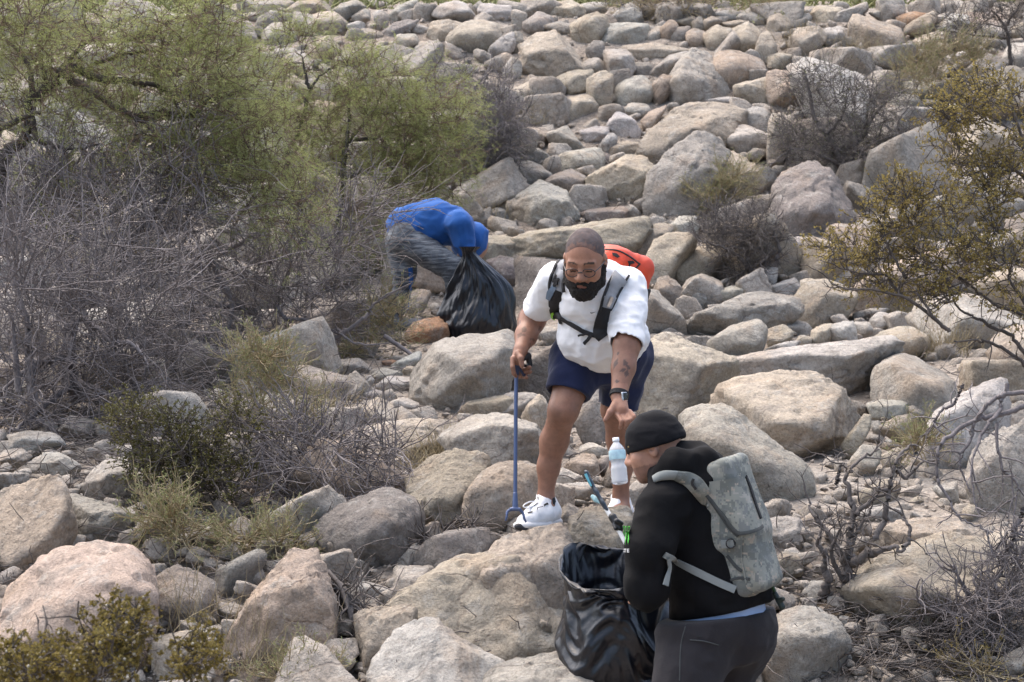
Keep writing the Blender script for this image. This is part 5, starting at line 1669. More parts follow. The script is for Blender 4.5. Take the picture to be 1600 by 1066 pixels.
def bottle():
    a, b = W(962, 684, 10.55), W(969, 757, 10.52)
    ax = unit(b - a); Lh = np.linalg.norm(b - a); e = unit(np.cross(ax, [0, 1., 0])); e2 = np.cross(ax, e)
    o = empty('water_bottle', (a + b) / 2); tag(o, 'empty clear plastic water bottle with a pale blue label falling between the two men', 'bottle')
    def lathe(prof, n=28):
        an = np.linspace(0, 2 * math.pi, n, endpoint=False)
        V = np.array([a + ax * t * Lh + r * (math.cos(q) * e + math.sin(q) * e2) for t, r in prof for q in an])
        f = [[i * n + j, i * n + (j + 1) % n, (i + 1) * n + (j + 1) % n, (i + 1) * n + j] for i in range(len(prof) - 1) for j in range(n)]
        return V, np.array(f)
    prof = [(.07, .012), (.10, .0125), (.13, .016), (.18, .024), (.24, .031), (.28, .033), (.30, .0325), (.33, .034), (.46, .034), (.49, .031), (.53, .029), (.57, .029), (.61, .031), (.65, .0335), (.69, .034), (.72, .033), (.76, .034), (.80, .033),
            (.84, .034), (.88, .033), (.92, .034), (.96, .033), (.985, .028), (1.0, .018), (.985, .006), (.98, .0005)]
    N = NT('cloudy_clear_plastic'); N.b.inputs['Base Color'].default_value = (.90, .92, .95, 1); N.b.inputs['Roughness'].default_value = .25
    N.b.inputs['Transmission Weight'].default_value = .55; N.b.inputs['IOR'].default_value = 1.3
    V, f = lathe(prof); add('bottle_shell', mesh_np('bottle_shell', V - (a + b) / 2, f), N.m, o)
    V, f = lathe([(-.0, .0005), (0, .0135), (.06, .0145), (.075, .0145)]); add('cap', mesh_np('cap', V - (a + b) / 2, f), simple_mat('white_cap', (.78, .80, .82), .4), o)
    V, f = lathe([(.275, .0345), (.30, .0352), (.46, .0352), (.475, .034)]); add('bottle_label', mesh_np('bottle_label', V - (a + b) / 2, f), simple_mat('pale_blue_label', (.50, .72, .88), .35, .35, 22), o)
bottle()

# ---------------------------------------------------------------- the man in the black hoodie
M_HOOD = cloth_mat('black_fleece', (.0030, .0031, .0042), var=.25, sheen=.0, weave=500)
M_BEANIE = cloth_mat('black_knit', (.0042, .0046, .0068), var=.2, sheen=.02, weave=420)
M_PANTS = cloth_mat('charcoal_trouser_cloth', (.026, .024, .027), var=.14, sheen=.05)
M_UNDER = cloth_mat('light_blue_shirt', (.33, .45, .68), var=.05)
def camo_mat():
    N = NT('grey_green_digital_camouflage'); c = N.coords(False)
    sc = N.n('ShaderNodeVectorMath', operation='SCALE'); N.l(c, sc.inputs[0]); sc.inputs['Scale'].default_value = 150
    fl = N.n('ShaderNodeVectorMath', operation='FLOOR'); N.l(sc.outputs[0], fl.inputs[0])
    n1 = N.noise(fl.outputs[0], .075, 4, .7); n2 = N.noise(fl.outputs[0], .11, 4, .75, .3)
    base = N.ramp(n1, [(0, (.135, .148, .138)), (.46, (.135, .148, .138)), (.47, (.23, .24, .215)), (.60, (.30, .295, .265))], 'CONSTANT')
    base = N.mix(N.ramp(n2, [(0, 0.0), (.57, 1.0)], 'CONSTANT'), base, (.16, .173, .17))
    base = N.mix(N.ramp(n2, [(0, 1.0), (.40, 0.0)], 'CONSTANT'), base, (.32, .285, .24))
    N.l(base, N.b.inputs['Base Color']); N.b.inputs['Roughness'].default_value = .85
    n = N.bump(N.noise(c, 26, 4, .6, .8), .4, .006)
    N.l(N.bump(N.noise(c, 900, 2), .3, .001, n), N.b.inputs['Normal'])
    return N.m
M_CAMO = camo_mat()
M_FOLI = cloth_mat('foliage_grey_webbing', (.235, .255, .25), var=.08, weave=900)
M_DKWEB = cloth_mat('dark_grey_binding', (.06, .065, .065), var=.1)

def man_in_black():
    B = lambda u, v, dy=0.0: W(u, v, 9.5 + dy)
    ground = float(hill(np.array([.75]), np.array([9.45]))[0])
    O = np.array([.75, 9.45, ground])
    o = empty('person', O); tag(o, 'person in black beanie and black hoodie seen from behind, opening a trash bag', 'person')
    HC = B(1022, 700, .0); HR = frame((-.93, .20, -.26)); hs = .98
    b = Field(.0055)
    L = head_prims(b, HC, HR, hs)
    b.cone(L(0, -.06, -.03), B(1065, 775, .0), .062, .075, .03)
    b.cone(B(1078, 800, .02), B(1120, 900, .05), .12, .125, .04); b.cone(B(1120, 900, .05), B(1130, 980, .05), .10, .11, .04)
    b.cone(B(1040, 790, -.10), B(1070, 790, .20), .06, .06, .03)
    b.cone(B(1036, 792, -.12), B(1010, 918, -.16), .055, .045, .03); b.cone(B(1010, 918, -.16), B(1008, 930, .10), .042, .03, .02)
    b.cone(B(1075, 790, .22), B(1025, 880, .28), .055, .045, .03); b.cone(B(1025, 880, .28), B(1004, 868, .18), .042, .03, .02)
    for hc, dz in ((B(1008, 930, .12), 0), (B(1004, 868, .18), 0)):
        b.ell(hc, (.035, .042, .030), None, .02)
        for i in range(4):
            a = hc + np.array([-.012 + .004 * i, .03 - .018 * i, .012]); hand_chain(b, [a, a + np.array([-.035, .0, -.012]), a + np.array([-.042, -.004, -.040]), a + np.array([-.018, -.006, -.052])], .0105, .0085)
        hand_chain(b, [hc + np.array([.0, -.02, .02]), hc + np.array([-.03, -.03, .0]), hc + np.array([-.045, -.022, -.022])], .0125, .0095)
    def foot(x, y): return np.array([x, y, float(hill(np.array([x]), np.array([y]))[0]) + .05])
    fA, fB = foot(.62, 9.32), foot(.80, 9.72)
    kA, kB = B(1052, 1135, -.12), B(1120, 1130, .20)
    b.cone(B(1100, 1018, -.02), kA, .10, .07, .04); b.cone(kA, kA * .45 + (fA + [0, 0, .08]) * .55, .066, .056, .03); b.cone(kA * .45 + (fA + [0, 0, .08]) * .55, fA + [.05, 0, .06], .056, .04, .03)
    b.cone(B(1148, 1020, .14), kB, .10, .07, .04); b.cone(kB, kB * .45 + (fB + [0, 0, .08]) * .55, .066, .056, .03); b.cone(kB * .45 + (fB + [0, 0, .08]) * .55, fB + [.05, 0, .06], .056, .04, .03)
    base = np.array([.43, .235, .165])
    def tone(V):
        c = np.repeat(base[None], len(V), 0) * (1 + .06 * fbm(V * 12, 5, 3))[:, None]
        X = (V - HC) @ HR.T / hs; hd = np.linalg.norm(V - HC, axis=1) < .18
        st = hd & (X[:, 1] < -.055) & (X[:, 2] > -.01)
        c[st] *= np.array([.62, .62, .66])
        c[hd & (np.abs(X[:, 1] + .068) < .014) & (np.abs(X[:, 0]) < .024) & (X[:, 2] > .07)] = (.36, .15, .12)
        br = hd & (np.abs(np.abs(X[:, 0]) - .033) < .018) & (np.abs(X[:, 1] - .030) < .005) & (X[:, 2] > .05); c[br] = (.03, .02, .015)
        return c
    build_field('body', b, M_SKIN, o, O, color=tone)
    h = Field(.005)
    h.ell(L(0, .034, -.012), hs * np.array([.092, .106, .114]), HR, .01); h.ell(L(0, .0, -.015), hs * np.array([.090, .075, .110]), HR, .03)
    h.cut(L(0, .002, .06), -HR[1] * 1.0 - HR[2] * .03, .008)
    bt, btree = build_field('beanie', h, M_BEANIE, o, O, warp=folds(.005, 11, 80, (1, 1, 2.2)))
    lay('beanie_tag', patch(btree, [(981.5, 697), (983.5, 696.5), (984, 699), (982, 699.5)], .003), simple_mat('tan_tag', (.25, .18, .08), .6), bt, O)
    t = Field(.006)
    t.cone(B(1080, 812, .03), B(1118, 900, .05), .165, .175, .05); t.cone(B(1118, 900, .05), B(1124, 930, .05), .180, .186, .04); t.cone(B(1124, 930, .05), B(1124, 975, .05), .186, .178, .04)
    t.cone(B(1045, 785, -.08), B(1085, 785, .18), .085, .09, .05)
    t.cone(B(1034, 793, -.12), B(1014, 860, -.17), .092, .083, .04); t.cone(B(1014, 860, -.17), B(1012, 918, -.17), .083, .078, .03)
    t.cone(B(1012, 918, -.17), B(1004, 932, .08), .076, .055, .03)
    t.cone(B(1080, 785, .22), B(1025, 880, .28), .09, .07, .04); t.cone(B(1025, 880, .28), B(998, 869, .17), .068, .05, .03)
    # the hood bunched round the neck
    t.cone(B(1030, 745, -.07), B(1058, 728, -.11), .044, .056, .025); t.cone(B(1058, 728, -.11), B(1098, 728, -.07), .058, .060, .02); t.cone(B(1098, 728, -.07), B(1104, 728, .08), .058, .058, .02)
    t.cone(B(1104, 728, .08), B(1060, 738, .16), .056, .05, .02); t.cone(B(1040, 760, -.09), B(1100, 752, -.09), .055, .06, .03); t.cone(B(1060, 712, -.02), B(1090, 712, -.0), .045, .045, .03)
    t.wrinkle(); t.cut(B(1122, 953, .05), np.array([.20, 0, -1.0]), .01)
    hood, ht = build_field('hoodie', t, M_HOOD, o, O, warp=lambda P: folds(.016, 7, 90, (1, 1, .9))(P) + .05 * crumple(P * 4.5, 92, 6, 1, 3) / 4.5)
    # print on the near sleeve: three ragged claw strokes and small letters
    def ptc(polys, name, mat):
        for p in polys: lay(name, patch(ht, p, .004, step=1.5), mat, hood, O)
    gx = [(973.5, 976.6), (977.3, 980.2), (981.0, 984.6)]
    green = simple_mat('green_print', (.05, .42, .03), .7, .3)
    for i, (a, c) in enumerate(gx):
        a, c = a + .5, c - .5; w = c - a
        ptc([[(a - .5, 822 + .5 * i), (c + .6, 821.5), (c - .2, 826), (c + .5, 831), (c - .6, 837), (c + .1, 842), (c - 1.0, 848), (a + w * .45, 853 - 2 * abs(1 - i)), (a + .3, 846), (a + .8, 840), (a - .1, 834), (a + .6, 828)]], 'claw_print', green)
    white = simple_mat('white_print', (.75, .75, .75), .6)
    for poly in ([(974, 857.5), (975.2, 857.5), (975.2, 863), (974, 863)], [(976.2, 857.5), (980, 857.5), (980, 858.8), (976.2, 858.8)], [(977.5, 858.6), (978.7, 858.6), (978.7, 863), (977.5, 863)],
                 [(981, 857.5), (982.1, 857.5), (982.1, 863), (981, 863)], [(982, 857.5), (984.4, 857.5), (984.4, 858.6), (982, 858.6)], [(982, 859.8), (984, 859.8), (984, 860.8), (982, 860.8)], [(982, 861.9), (984.4, 861.9), (984.4, 863), (982, 863)]):
        ptc([poly], 'letter_print', white)
    u_ = Field(.006); u_.cone(B(1120, 940, .045), B(1124, 962, .05), .172, .175, .03); u_.cut(B(1122, 964, .05), np.array([.12, 0, -1.0]), .004)
    build_field('undershirt', u_, M_UNDER, o, O, warp=folds(.006, 12, 93))
    s = Field(.006)
    s.cone(B(1108, 975, .0), B(1140, 972, .10), .165, .172, .05); s.ell(B(1158, 985, .08), (.125, .17, .135), None, .05)
    s.cone(B(1090, 990, -.05), B(1062, 1110, -.12), .150, .112, .04); s.cone(B(1150, 1000, .14), B(1122, 1095, .20), .135, .098, .04)
    s.wrinkle(); s.cut(B(1122, 959, .05), np.array([-.10, 0, 1.0]), .01)
    kb = unit(B(1122, 1095, .20) - B(1150, 1000, .14)); s.cut_near(B(1134, 1056, .18), kb, B(1134, 1056, .18) + kb * .10, .15); s.cut_near(B(1062, 1112, -.12), np.array([0, 0, -1.]), B(1062, 1112, -.12) - [0, 0, .08], .16)
    pt, ptree = build_field('trousers', s, M_PANTS, o, O, warp=lambda P: folds(.012, 7.5, 95, (1, 1, .8))(P) + .05 * crumple(P * 5, 96, 6, 1, 3) / 5)
    lay('pocket_seam', drape(ptree, [(1078, 1000), (1100, 1002), (1122, 1008)], .004, .003), M_DKWEB, pt, O); lay('zip_pull', patch(ptree, [(1089, 993), (1096, 992.5), (1096, 995.5), (1089, 995.5)], .004), M_BLACK, pt, O)
    lay('side_seam', drape(ptree, [(1072, 975), (1064, 1010), (1062, 1064)], .004, .002), M_DKWEB, pt, O)
    for fp in (fA, fB):
        f = Field(.006); f.cone(fp + [.06, 0, .0], fp + [-.12, .03, -.01], .05, .045, .02); f.cone(fp + [.06, 0, .0], fp + [.055, 0, .07], .05, .05, .02)
        sh, _ = build_field('shoe', f, M_BLACK, o, O)
        f = Field(.005); f.cone(fp + [.055, 0, .06], fp + [.05, 0, .13], .044, .046, .004); build_field('sock', f, M_TEE, o, O)
    return ht, B
HOOD_T, PB = man_in_black()

def camo_pack():
    B = PB; O = B(1150, 835, .0)
    o = empty('backpack', O); tag(o, 'grey green camouflage hydration backpack on the back of the man in black', 'backpack')
    up = unit(B(1113, 742, .02) - B(1172, 920, .0)); wd = unit(np.cross(up, np.array([.52, .85, 0.0]))); nr = unit(np.cross(wd, up))
    # wd runs across the back, nr away from it
    R = np.array([wd, nr, up])
    if R[0] @ np.array([0, -1, 0]) < 0: R[0] *= -1
    f = Field(.0055)
    f.box(B(1121, 788, -.03), (.138, .098, .155), R, .026, .03); f.box(B(1144, 868, -.04), (.140, .094, .15), R, .03, .04); f.cone(B(1160, 905, -.06), B(1174, 896, .02), .064, .064, .05)
    body, pt = build_field('pack_body', f, M_CAMO, o, O, warp=folds(.010, 9, 101))
    def at(poly, name, mat, off, parent=o): return lay(name, patch(pt, poly, off), mat, parent, O, True)
    fl = at([(1093, 757), (1110, 752), (1138, 747), (1158, 745), (1166, 770), (1176, 800), (1185, 824), (1178, 829), (1162, 831), (1153, 828), (1130, 800), (1110, 778)], 'flap', M_CAMO, .014)
    lay('binding', drape(pt, [(1092, 757), (1110, 778), (1130, 801), (1152, 829), (1164, 833), (1180, 829), (1187, 824)], .013, .016), M_DKWEB, fl, O)
    lay('binding', drape(pt, [(1162, 745), (1170, 765), (1178, 790), (1186, 812)], .016, .012), M_BLACK, fl, O)
    lay('zip', drape(pt, [(1100, 768), (1120, 795), (1140, 824), (1154, 838)], .012, .006), M_DKWEB, o, O)
    lay('webbing_tab', drape(pt, [(1128, 850), (1137, 850), (1148, 849)], .030, .008), M_FOLI, o, O)
    f = Field(.0025)
    m = Mass(); c0 = B(1141, 849, -.16); an = np.linspace(0, 2 * math.pi, 20)
    h = pt.ray_cast(Vector((0, 0, 0)), Vector(W(1141, 849, 1)).normalized()); c0 = np.array(h[0]) + np.array([0, -.014, 0]) if h[0] is not None else c0
    m.tube(np.array([c0 + np.array([.016 * math.cos(a), 0, .017 * math.sin(a)]) for a in an]), .0028, 6); m.build('ring', M_BLACK_PLASTIC, o, True, O)
    for p, w in (([(1136, 868), (1150, 885), (1160, 893)], .012), ([(1140, 907), (1155, 903), (1172, 905)], .010), ([(1160, 830), (1159, 870), (1166, 910)], .006)):
        lay('seam', drape(pt, p, w, .004), M_DKWEB if w > .008 else M_CAMO, o, O)
    # straps over the hoodie
    lay('shoulder_strap', drape(HOOD_T, [(1022, 750), (1036, 743), (1056, 742), (1072, 747), (1086, 756)], [.026, .034, .034, .040, .046], .010, .012), M_FOLI, o, O, True)
    lay('shoulder_yoke', drape(HOOD_T, [(1056, 742), (1072, 747), (1086, 756), (1100, 772), (1112, 792)], [.036, .052, .062, .06, .05], .014, .012), M_CAMO, o, O, True)
    lay('strap_buckle', drape(HOOD_T, [(1084, 748), (1082, 755), (1086, 762)], .010, .024), M_BLACK_PLASTIC, o, O)
    lay('waist_strap', drape(HOOD_T, [(1037, 866), (1060, 878), (1090, 894), (1120, 909), (1148, 922)], [.022, .026, .028, .028, .028], .008), M_FOLI, o, O)
    lay('strap_end', drape(HOOD_T, [(1041, 870), (1042, 885), (1039, 900), (1036, 915)], [.012, .018, .022, .026], .016), M_FOLI, o, O)
    m = Mass(); P = smooth_path([B(1098, 752, -.06), B(1106, 738, -.06), B(1120, 729, -.05), B(1134, 730, -.04), B(1142, 745, -.03)], 24); 
    for k in (-.007, 0, .007): m.tube(P + np.array([0, k * 2, k * .4]), .0058, 6)
    m.build('carry_handle', M_FOLI, o, True, O)
    m = Mass(); P = smooth_path([B(1196, 900, -.02), B(1206, 915, -.03), B(1213, 930, -.04)], 16); m.tube(P, .007, 8); tb = m.build('drinking_tube', simple_mat('dark_green_tube', (.03, .07, .02), .4), o, True, O)
    f = Field(.003); f.cone(B(1211, 928, -.04), B(1222, 948, -.05), .010, .012, .006); f.cone(B(1217, 938, -.05), B(1223, 936, -.06), .010, .009, .005); build_field('bite_valve', f, simple_mat('dark_green_rubber', (.012, .025, .022), .5), tb, O)
camo_pack()

# ---------------------------------------------------------------- black rubbish bags: film with sharp folds
M_BAG = NT('black_bag_film')
_c = M_BAG.coords(False)
M_BAG.b.inputs['Base Color'].default_value = (.007, .0085, .013, 1); M_BAG.b.inputs['Roughness'].default_value = .30; M_BAG.b.inputs['Specular IOR Level'].default_value = .5
M_BAG.l(M_BAG.bump(M_BAG.noise(_c, 30, 3, .55, .8), .22, .008), M_BAG.b.inputs['Normal'])
M_BAG = M_BAG.m

def ridged(P, seed):
    return 1 - np.abs(vnoise(P, seed)) * 2

def bag_mesh(rings, n, foldfn):
    """rings: list of (centre, half width vector a, half depth vector b); closed tube, ends open"""
    C_ = np.array([r[0] for r in rings]); A_ = np.array([r[1] for r in rings]); B_ = np.array([r[2] for r in rings])
    m = 150; t0 = np.linspace(0, 1, len(rings)); t = np.linspace(0, 1, m)
    ip = lambda X: smooth_path(X, m)
    Cc, Aa, Bb = ip(C_), ip(A_), ip(B_)
    th = np.linspace(0, 2 * math.pi, n, endpoint=False)
    k = foldfn(t[:, None] * np.ones(n)[None], th[None] * np.ones(m)[:, None])
    V = Cc[:, None] + k[..., None] * (np.cos(th)[None, :, None] * Aa[:, None] + np.sin(th)[None, :, None] * Bb[:, None])
    f = np.array([[i * n + j, i * n + (j + 1) % n, (i + 1) * n + (j + 1) % n, (i + 1) * n + j] for i in range(m - 1) for j in range(n)])
    return V.reshape(-1, 3), f

def trash_bags():
    Cc = lambda u, v, dy=0.0: W(u, v, 17.2 + dy)
    px = 17.2 / F
    O = Cc(745, 528, .1)
    O[2] = min(O[2], float(hill(O[:1], O[1:2])[0]) + .02)
    def fold1(t, th):
        P = np.stack([np.cos(th).ravel() * 1.6, np.sin(th).ravel() * 1.6, t.ravel() * 1.1], 1)
        w = 0.35 * np.stack([vnoise(P * 1.1, 1), vnoise(P * 1.1 + 7, 2), vnoise(P * 1.1 + 3, 3)], 1)
        r = .20 * crumple(P * np.array([1, 1, .55]), 5, 7, .7, 2.6, .5) + .16 * crumple(P * np.array([1, 1, 1.6]), 9, 7, 1.6, 6) + .14
        return 1 + (r - .14).reshape(t.shape) * np.clip(.45 + t * .9, 0, 1)
    q = lambda u0, u1, v, dy, dep: (Cc((u0 + u1) / 2, v, dy), np.array([(u1 - u0) / 2 * px, 0, 0]), np.array([0, dep, 0]))
    rings = [q(739, 750, 536, .1, .02), q(690, 800, 530, .1, .22), q(681, 806, 515, .1, .27), q(684, 806, 496, .1, .28), q(691, 804, 470, .1, .26), q(702, 794, 445, .08, .22), q(713, 770, 422, .04, .15), q(721, 750, 404, .0, .09), q(722, 742, 394, -.02, .07), q(718, 748, 386, -.02, .08)]
    V, f = bag_mesh(rings, 240, fold1)
    o = add('trash_bag', mesh_np('trash_bag', V - O, f), M_BAG, loc=O); tag(o, 'full black trash bag gathered at the top, held beside the stooping man in blue', 'trash bag')
    # the open bag of the man in black
    Bb = lambda u, v, dy=0.0: W(u, v, 9.93 + dy)
    p2 = 9.93 / F
    O2 = Bb(955, 1045, .0)
    O2[2] = min(O2[2], float(hill(O2[:1], O2[1:2])[0]) + .02)
    q2 = lambda u0, u1, v0, v1, dy, dep: (Bb((u0 + u1) / 2, (v0 + v1) / 2, dy), np.array([(u1 - u0) / 2 * p2, 0, -(v1 - v0) / 2 * p2]), np.array([0, dep, .12 * dep]))
    rim = (Bb(943, 893, .0), np.array([64 * p2, .0, -13 * p2]), np.array([0, .20, .070]))
    rings = [q2(950, 962, 1075, 1075, 0, .02), q2(905, 1020, 1068, 1068, .0, .17), q2(884, 1040, 1040, 1040, .0, .22), q2(880, 1042, 1005, 1005, .0, .23), q2(879, 1038, 965, 965, .0, .22), q2(881, 1030, 930, 925, .0, .21), q2(884, 1012, 905, 900, .0, .20), rim,
             (Bb(945, 893, .0), np.array([57 * p2, .0, -7 * p2]), np.array([0, .175, .075])), (Bb(947, 925, .0), np.array([54 * p2, 0, 0]), np.array([0, .16, .03])), (Bb(950, 985, .0), np.array([50 * p2, 0, 0]), np.array([0, .15, 0])), (Bb(950, 1010, .0), np.array([4 * p2, 0, 0]), np.array([0, .01, 0]))]
    def fold2(t, th):
        P = np.stack([np.cos(th).ravel() * 1.3, np.sin(th).ravel() * 1.3, t.ravel() * 3.2], 1)
        w = 0.4 * np.stack([vnoise(P * 1.0, 11), vnoise(P * 1.0 + 7, 12), vnoise(P * 1.0 + 3, 13)], 1)
        r = .17 * ridged((P + w) * np.array([.55, .55, 1.5]), 15) + .11 * ridged((P + w) * np.array([1.1, 1.1, 3.0]), 16) + .05 * ridged((P + w) * np.array([2.2, 2.2, 7.]), 18) + .05 * crumple(P, 19, 6, 1.6, 6.5, .5)
        k = 1 + (r - .08).reshape(t.shape)
        return k
    V, f = bag_mesh(rings, 260, fold2)
    o = add('trash_bag', mesh_np('trash_bag', V - O2, f), M_BAG, loc=O2); tag(o, 'open mouthed black trash bag in front of the man in the black hoodie', 'trash bag')
trash_bags()

# ---------------------------------------------------------------- the stooping man in blue
M_JACKET = cloth_mat('royal_blue_jacket', (.022, .098, .33), var=.12, sheen=.1)
def legging_mat():
    N = NT('grey_marled_leggings'); c = N.coords(False)
    sc = N.n('ShaderNodeMapping'); N.l(c, sc.inputs[0]); sc.inputs['Scale'].default_value = (9, 9, 60); sc.inputs['Rotation'].default_value = (0, .5, 0)
    n = N.noise(sc.outputs[0], 1.1, 4, .65, .5)
    N.l(N.ramp(n, [(.36, (.025, .03, .042)), (.5, (.085, .098, .118)), (.64, (.19, .21, .23))]), N.b.inputs['Base Color']); N.b.inputs['Roughness'].default_value = .85
    N.l(N.bump(N.noise(c, 30, 4), .4, .008), N.b.inputs['Normal'])
    return N.m
def man_in_blue():
    Cc = lambda u, v, dy=0.0: W(u, v, 17.6 + dy)
    g = lambda p: float(hill(np.array([p[0]]), np.array([p[1]]))[0])
    f1 = Cc(622, 498, .05); f2 = Cc(712, 505, -.05)
    for p in (f1, f2): p[2] = g(p) + .06
    O = np.array([f1[0], f1[1], g(f1)])
    o = empty('person', O); tag(o, 'person in a bright blue jacket and grey leggings bent double over a trash bag', 'person')
    HC = Cc(737, 388, .16); HR = frame((.35, .1, -.93))
    b = Field(.008)
    head_prims(b, HC, HR, 1.0)
    b.cone(HC, Cc(718, 360, .12), .06, .07, .03)
    b.cone(Cc(640, 358, .08), Cc(712, 352, .08), .11, .12, .04)
    for dy in (-.07, .2):
        b.cone(Cc(718, 352, dy), Cc(727, 392, dy), .055, .045, .03); b.cone(Cc(727, 392, dy), Cc(736, 410, dy * .3 - .02), .042, .03, .02)
        hc = Cc(737, 411, dy * .3 - .02); b.ell(hc, (.03, .03, .045), None, .02)
        for i in range(4): hand_chain(b, [hc + [.0, -.03 + .02 * i, -.02], hc + [.03, -.03 + .02 * i, -.05], hc + [.005, -.03 + .02 * i, -.07]], .010, .008)
        hand_chain(b, [hc + [-.02, -.02, .01], hc + [-.03, -.03, -.03], hc + [-.015, -.03, -.055]], .012, .009)
    k1, k2 = Cc(633, 428, .04), Cc(712, 425, -.12)
    b.cone(Cc(632, 368, .12), k1, .09, .06, .03); b.cone(k1, f1 + [0, 0, .05], .055, .035, .03)
    b.cone(Cc(635, 370, -.02), k2, .09, .06, .03); b.cone(k2, f2 + [0, 0, .05], .055, .035, .03)
    build_field('body', b, M_SKIN, o, O, color=lambda V: np.repeat(np.array([[.33, .19, .13]]), len(V), 0))
    t = Field(.007)
    t.cone(Cc(637, 356, .06), Cc(680, 348, .05), .150, .150, .05); t.cone(Cc(680, 348, .05), Cc(712, 354, .06), .150, .130, .05)
    for dy in (-.10, .24): t.cone(Cc(717, 350, dy), Cc(727, 388, dy * .8), .095, .066, .03)
    t.cone(HC + [-.02, 0, .03], HC + [0, 0, .07], .115, .12, .03)
    pl = Cc(640, 362, .06); t.cut_near(Cc(634, 371, .06), np.array([-.25, 0, -1.0]), Cc(634, 371, .06) + np.array([.04, 0, -.2]), .26)
    build_field('jacket', t, M_JACKET, o, O, warp=lambda P: folds(.018, 7, 120)(P) + .05 * crumple(P * 5, 122, 6, 1, 3) / 5)
    s = Field(.007)
    s.ell(Cc(632, 368, .06), (.115, .17, .135), None, .04)
    s.cone(Cc(634, 375, -.02), Cc(711, 421, -.12), .122, .085, .04); s.cone(Cc(711, 421, -.12), f2 + [0, 0, .10], .082, .055, .03)
    s.cone(Cc(626, 375, .12), Cc(632, 425, .05), .112, .078, .04); s.cone(Cc(632, 425, .05), f1 + [0, 0, .10], .075, .05, .03)
    pt, ptree = build_field('leggings', s, legging_mat(), o, O, warp=folds(.014, 8, 125))
    lay('side_stripe', drape(ptree, [(641, 418), (642, 440), (640, 462), (637, 484)], [.03, .035, .03, .025], .004), M_JACKET, pt, O)
    for fp in (f1, f2):
        f = Field(.006); f.cone(fp + [-.05, 0, 0], fp + [.14, -.03, -.01], .05, .045, .02); f.cone(fp + [-.04, 0, 0], fp + [-.03, 0, .07], .05, .05, .02)
        build_field('shoe', f, simple_mat('grey_running_shoe', (.12, .13, .15), .6, .3, 40), o, O)
man_in_blue()
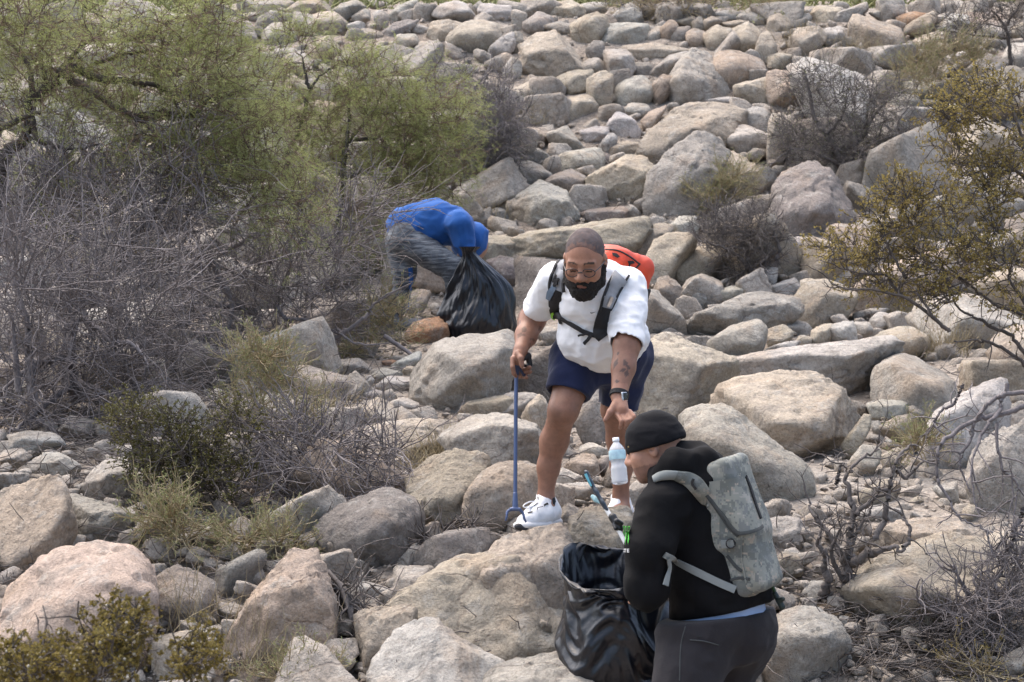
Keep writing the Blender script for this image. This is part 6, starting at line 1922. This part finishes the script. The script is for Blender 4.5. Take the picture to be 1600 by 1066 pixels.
# ------------------------------------------------------------------ what each rock looks like and where it lies
NAMED = {   # key: (full label, short name used to find its neighbours)
 'split': ('large buff boulder with a crack across it overhanging a black gap high on the slope', 'the split overhanging boulder'),
 'plank': ('long thin plank like slab lying level across the stacked boulders near the ridge', 'the plank like slab'),
 'pyramid': ('large grey pyramid shaped boulder standing behind the leaning slab', 'the grey pyramid boulder'),
 'lean': ('big buff slab leaning over a dark hollow, its lower tip pointing down', 'the leaning slab'),
 'tallgrey': ('tall grey boulder directly under the leaning slab', 'the tall grey boulder'),
 'underlean': ('broad buff block below and beside the lower tip of the leaning slab', 'the block beside the leaning slab'),
 'slope': ('smooth grey sloping boulder just above the long flat ledge', 'the smooth sloping boulder'),
 'flat': ('long flat buff ledge just behind the head of the man in white', 'the long flat ledge'),
 'dome': ('dome shaped grey boulder near the ridge above the green mesquites', 'the grey dome boulder'),
 'tanround': ('broad rounded tan boulder in the ridge line above the bare grey shrub', 'the rounded tan ridge boulder'),
 'palewedge': ('large pale wedge boulder on the ridge above the white faced boulder', 'the pale ridge wedge'),
 'whiteface': ('big boulder with a bright white face behind the wide dark bare bush', 'the white faced boulder'),
 'roundgrey': ('dark round grey boulder standing alone under the wide dark bare bush', 'the round grey boulder'),
 'shrubseat': ('buff boulder partly behind the dark twisted bush above the red backpack', 'the boulder behind the twisted bush'),
 'ledge': ('wide grey ledge rising behind the backpack side of the man in white', 'the wide grey ledge'),
 'behindshorts': ('large buff boulder directly behind the navy shorts of the man in white', 'the boulder behind the shorts'),
 'whiteslab': ('long white topped slab with a dark shaded front under the big tan boulders', 'the white topped slab'),
 'bigtan': ('big smooth tan boulder lying in front of the white topped slab', 'the big tan boulder'),
 'lowtan': ('big tan boulder right behind the beanie of the man in black', 'the boulder behind the beanie'),
 'cave': ('buff boulder with a dark cave like undercut above the white topped slab', 'the undercut boulder'),
 'rightwedge': ('tall pale wedge boulder behind the arching grey branches', 'the tall pale wedge'),
 'rightround': ('big rounded boulder cut by the frame behind the arching grey branches', 'the big rounded edge boulder'),
 'bottomround': ('big rough grey boulder behind the trousers of the man in black', 'the boulder behind the trousers'),
 'pinkface': ('broad pinkish rock face behind the dead brown stump', 'the pinkish rock face'),
 'streaked': ('large grey streaked boulder in front of the black trash bag of the man in blue', 'the streaked boulder'),
 'rust': ('rust orange rock beside the trash bag of the man in blue', 'the rust orange rock'),
 'whitestone': ('whitest small stone lying beside the grey streaked boulder', 'the whitest small stone'),
 'shrubledge': ('buff ledge half covered by the tall straw coloured broom', 'the buff broom ledge'),
 'grassslab': ('long low buff slab with orange dry grass at its edge', 'the grassy slab'),
 'paleflat': ('broad pale boulder beside the shaft of the blue litter picker', 'the pale boulder by the picker'),
 'grassround': ('rounded buff boulder between the grassy slab and the egg shaped boulder', 'the rounded buff boulder'),
 'eggtan': ('egg shaped tan boulder behind the claw of the blue litter picker', 'the egg shaped boulder'),
 'drybrush': ('dark round boulder under the flattened grey bush', 'the dark round boulder'),
 'stance': ('large boulder under the white shoe of the man in white', 'the boulder under the shoe'),
 'outcrop': ('long sloping buff outcrop running down from the white shoe toward the bottom edge', 'the sloping outcrop'),
 'lowledge': ('low broad buff ledge around the foot of the dead brown stump', 'the low ledge'),
 'bottompale': ('large pale rock at the bottom edge below the boulder under the shoe', 'the pale bottom rock'),
 'bottomslab': ('wide pale slab at the bottom edge below the open trash bag', 'the bottom slab'),
 'pinkwedge': ('tall pinkish wedge boulder standing beside the drooping dead stalks', 'the pink wedge boulder'),
 'bootrock': ('block behind the jaw of the white shafted litter picker', 'the block behind the jaw'),
 'leftpink': ('cracked pinkish boulder at the far edge above the largest pinkish boulder', 'the cracked pinkish boulder'),
 'leftcrown': ('grey knobbly rock crowning the pile above the largest pinkish boulder', 'the grey knobbly rock'),
 'bigleft': ('largest pinkish boulder with a rounded top at the lower corner behind the creosote tips', 'the largest pinkish boulder'),
 'leftdark': ('dark round boulder wedged between the largest pinkish boulder and the wedge', 'the dark wedged boulder'),
 'wedged': ('small tilted grey wedge resting on the dark boulder beside the pink wedge', 'the tilted grey wedge'),
 'shrubpale': ('pale boulder glimpsed through the dead bush at the far edge', 'the pale boulder in the brush'),
 'bluehead': ('buff boulder just right of the blue jacket sleeve', 'the boulder by the blue sleeve'),
}
ORD = ['', 'second ', 'third ', 'fourth ', 'fifth ', 'sixth ', 'seventh ', 'eighth ', 'ninth ', 'tenth ']
def label_rocks():
    marks = [(r, NAMED[r['key']][1]) for r in rock_info if r['key']]
    marks += [(dict(cen=np.array(c)), n) for c, n in (((915, 500), 'the man in white'), ((1090, 850), 'the man in black'), ((665, 380), 'the man in blue'), ((1312, 880), 'the dead brown stump'),
              ((745, 470), 'the full trash bag'), ((955, 960), 'the open trash bag'), ((1190, 370), 'the dark twisted bush'), ((120, 560), 'the dead grey bush'), ((280, 720), 'the dark green creosote'), ((1500, 340), 'the golden creosote'))]
    seen = {}
    cand = {}
    rest = [r for r in rock_info if not r['key']]
    for r in rock_info:
        o = r['o']
        if r['key']:
            tag(o, NAMED[r['key']][0], 'boulder' if r['px'] > 60 else 'rock', 'boulders and rocks of the slope'); seen[NAMED[r['key']][0]] = 1
    DIRS = ['right of', 'below and right of', 'below', 'below and left of', 'left of', 'above and left of', 'above', 'above and right of']
    buckets = {}
    for r in rest:
        for m, n in marks:
            d = r['cen'] - m['cen']; a = int(round(math.atan2(d[1], d[0]) / (math.pi / 4))) % 8
            buckets.setdefault((n, a), []).append((float(np.hypot(*d)), id(r)))
    for q in buckets.values(): q.sort()
    for r in rest:
        opts = []
        for m, n in marks:
            d = r['cen'] - m['cen']; a = int(round(math.atan2(d[1], d[0]) / (math.pi / 4))) % 8
            k = [i for i, e in enumerate(buckets[(n, a)]) if e[1] == id(r)][0]
            if k < 10: opts.append((float(np.hypot(*d)) * (1 + .35 * k), k, a, n))
        opts.sort()
        asp = r['w'] / max(1.0, r['h'])
        size = 'big' if r['px'] > 95 else ('medium sized' if r['px'] > 48 else ('small' if r['px'] > 26 else 'tiny'))
        shape = 'flat slab' if asp > 2.3 else ('upright block' if asp < .8 else ('rounded rock' if 'r' in r['flags'] else ('long rock' if asp > 1.7 else 'angular rock')))
        if size in ('small', 'tiny'): shape = shape.replace('rock', 'stone')
        for _, k, a, n in opts:
            near = 'just ' if k == 0 else ORD[k] + 'one '
            t = f"{size} {TINT_WORD[r['tint']]} {shape} {near}{DIRS[a]} {n}"
            if t not in seen and len(t.split()) <= 16: break
        seen[t] = 1
        tag(r['o'], t, 'boulder' if r['px'] > 60 else ('rock' if r['px'] > 28 else 'stone'), 'boulders and rocks of the slope')
label_rocks()
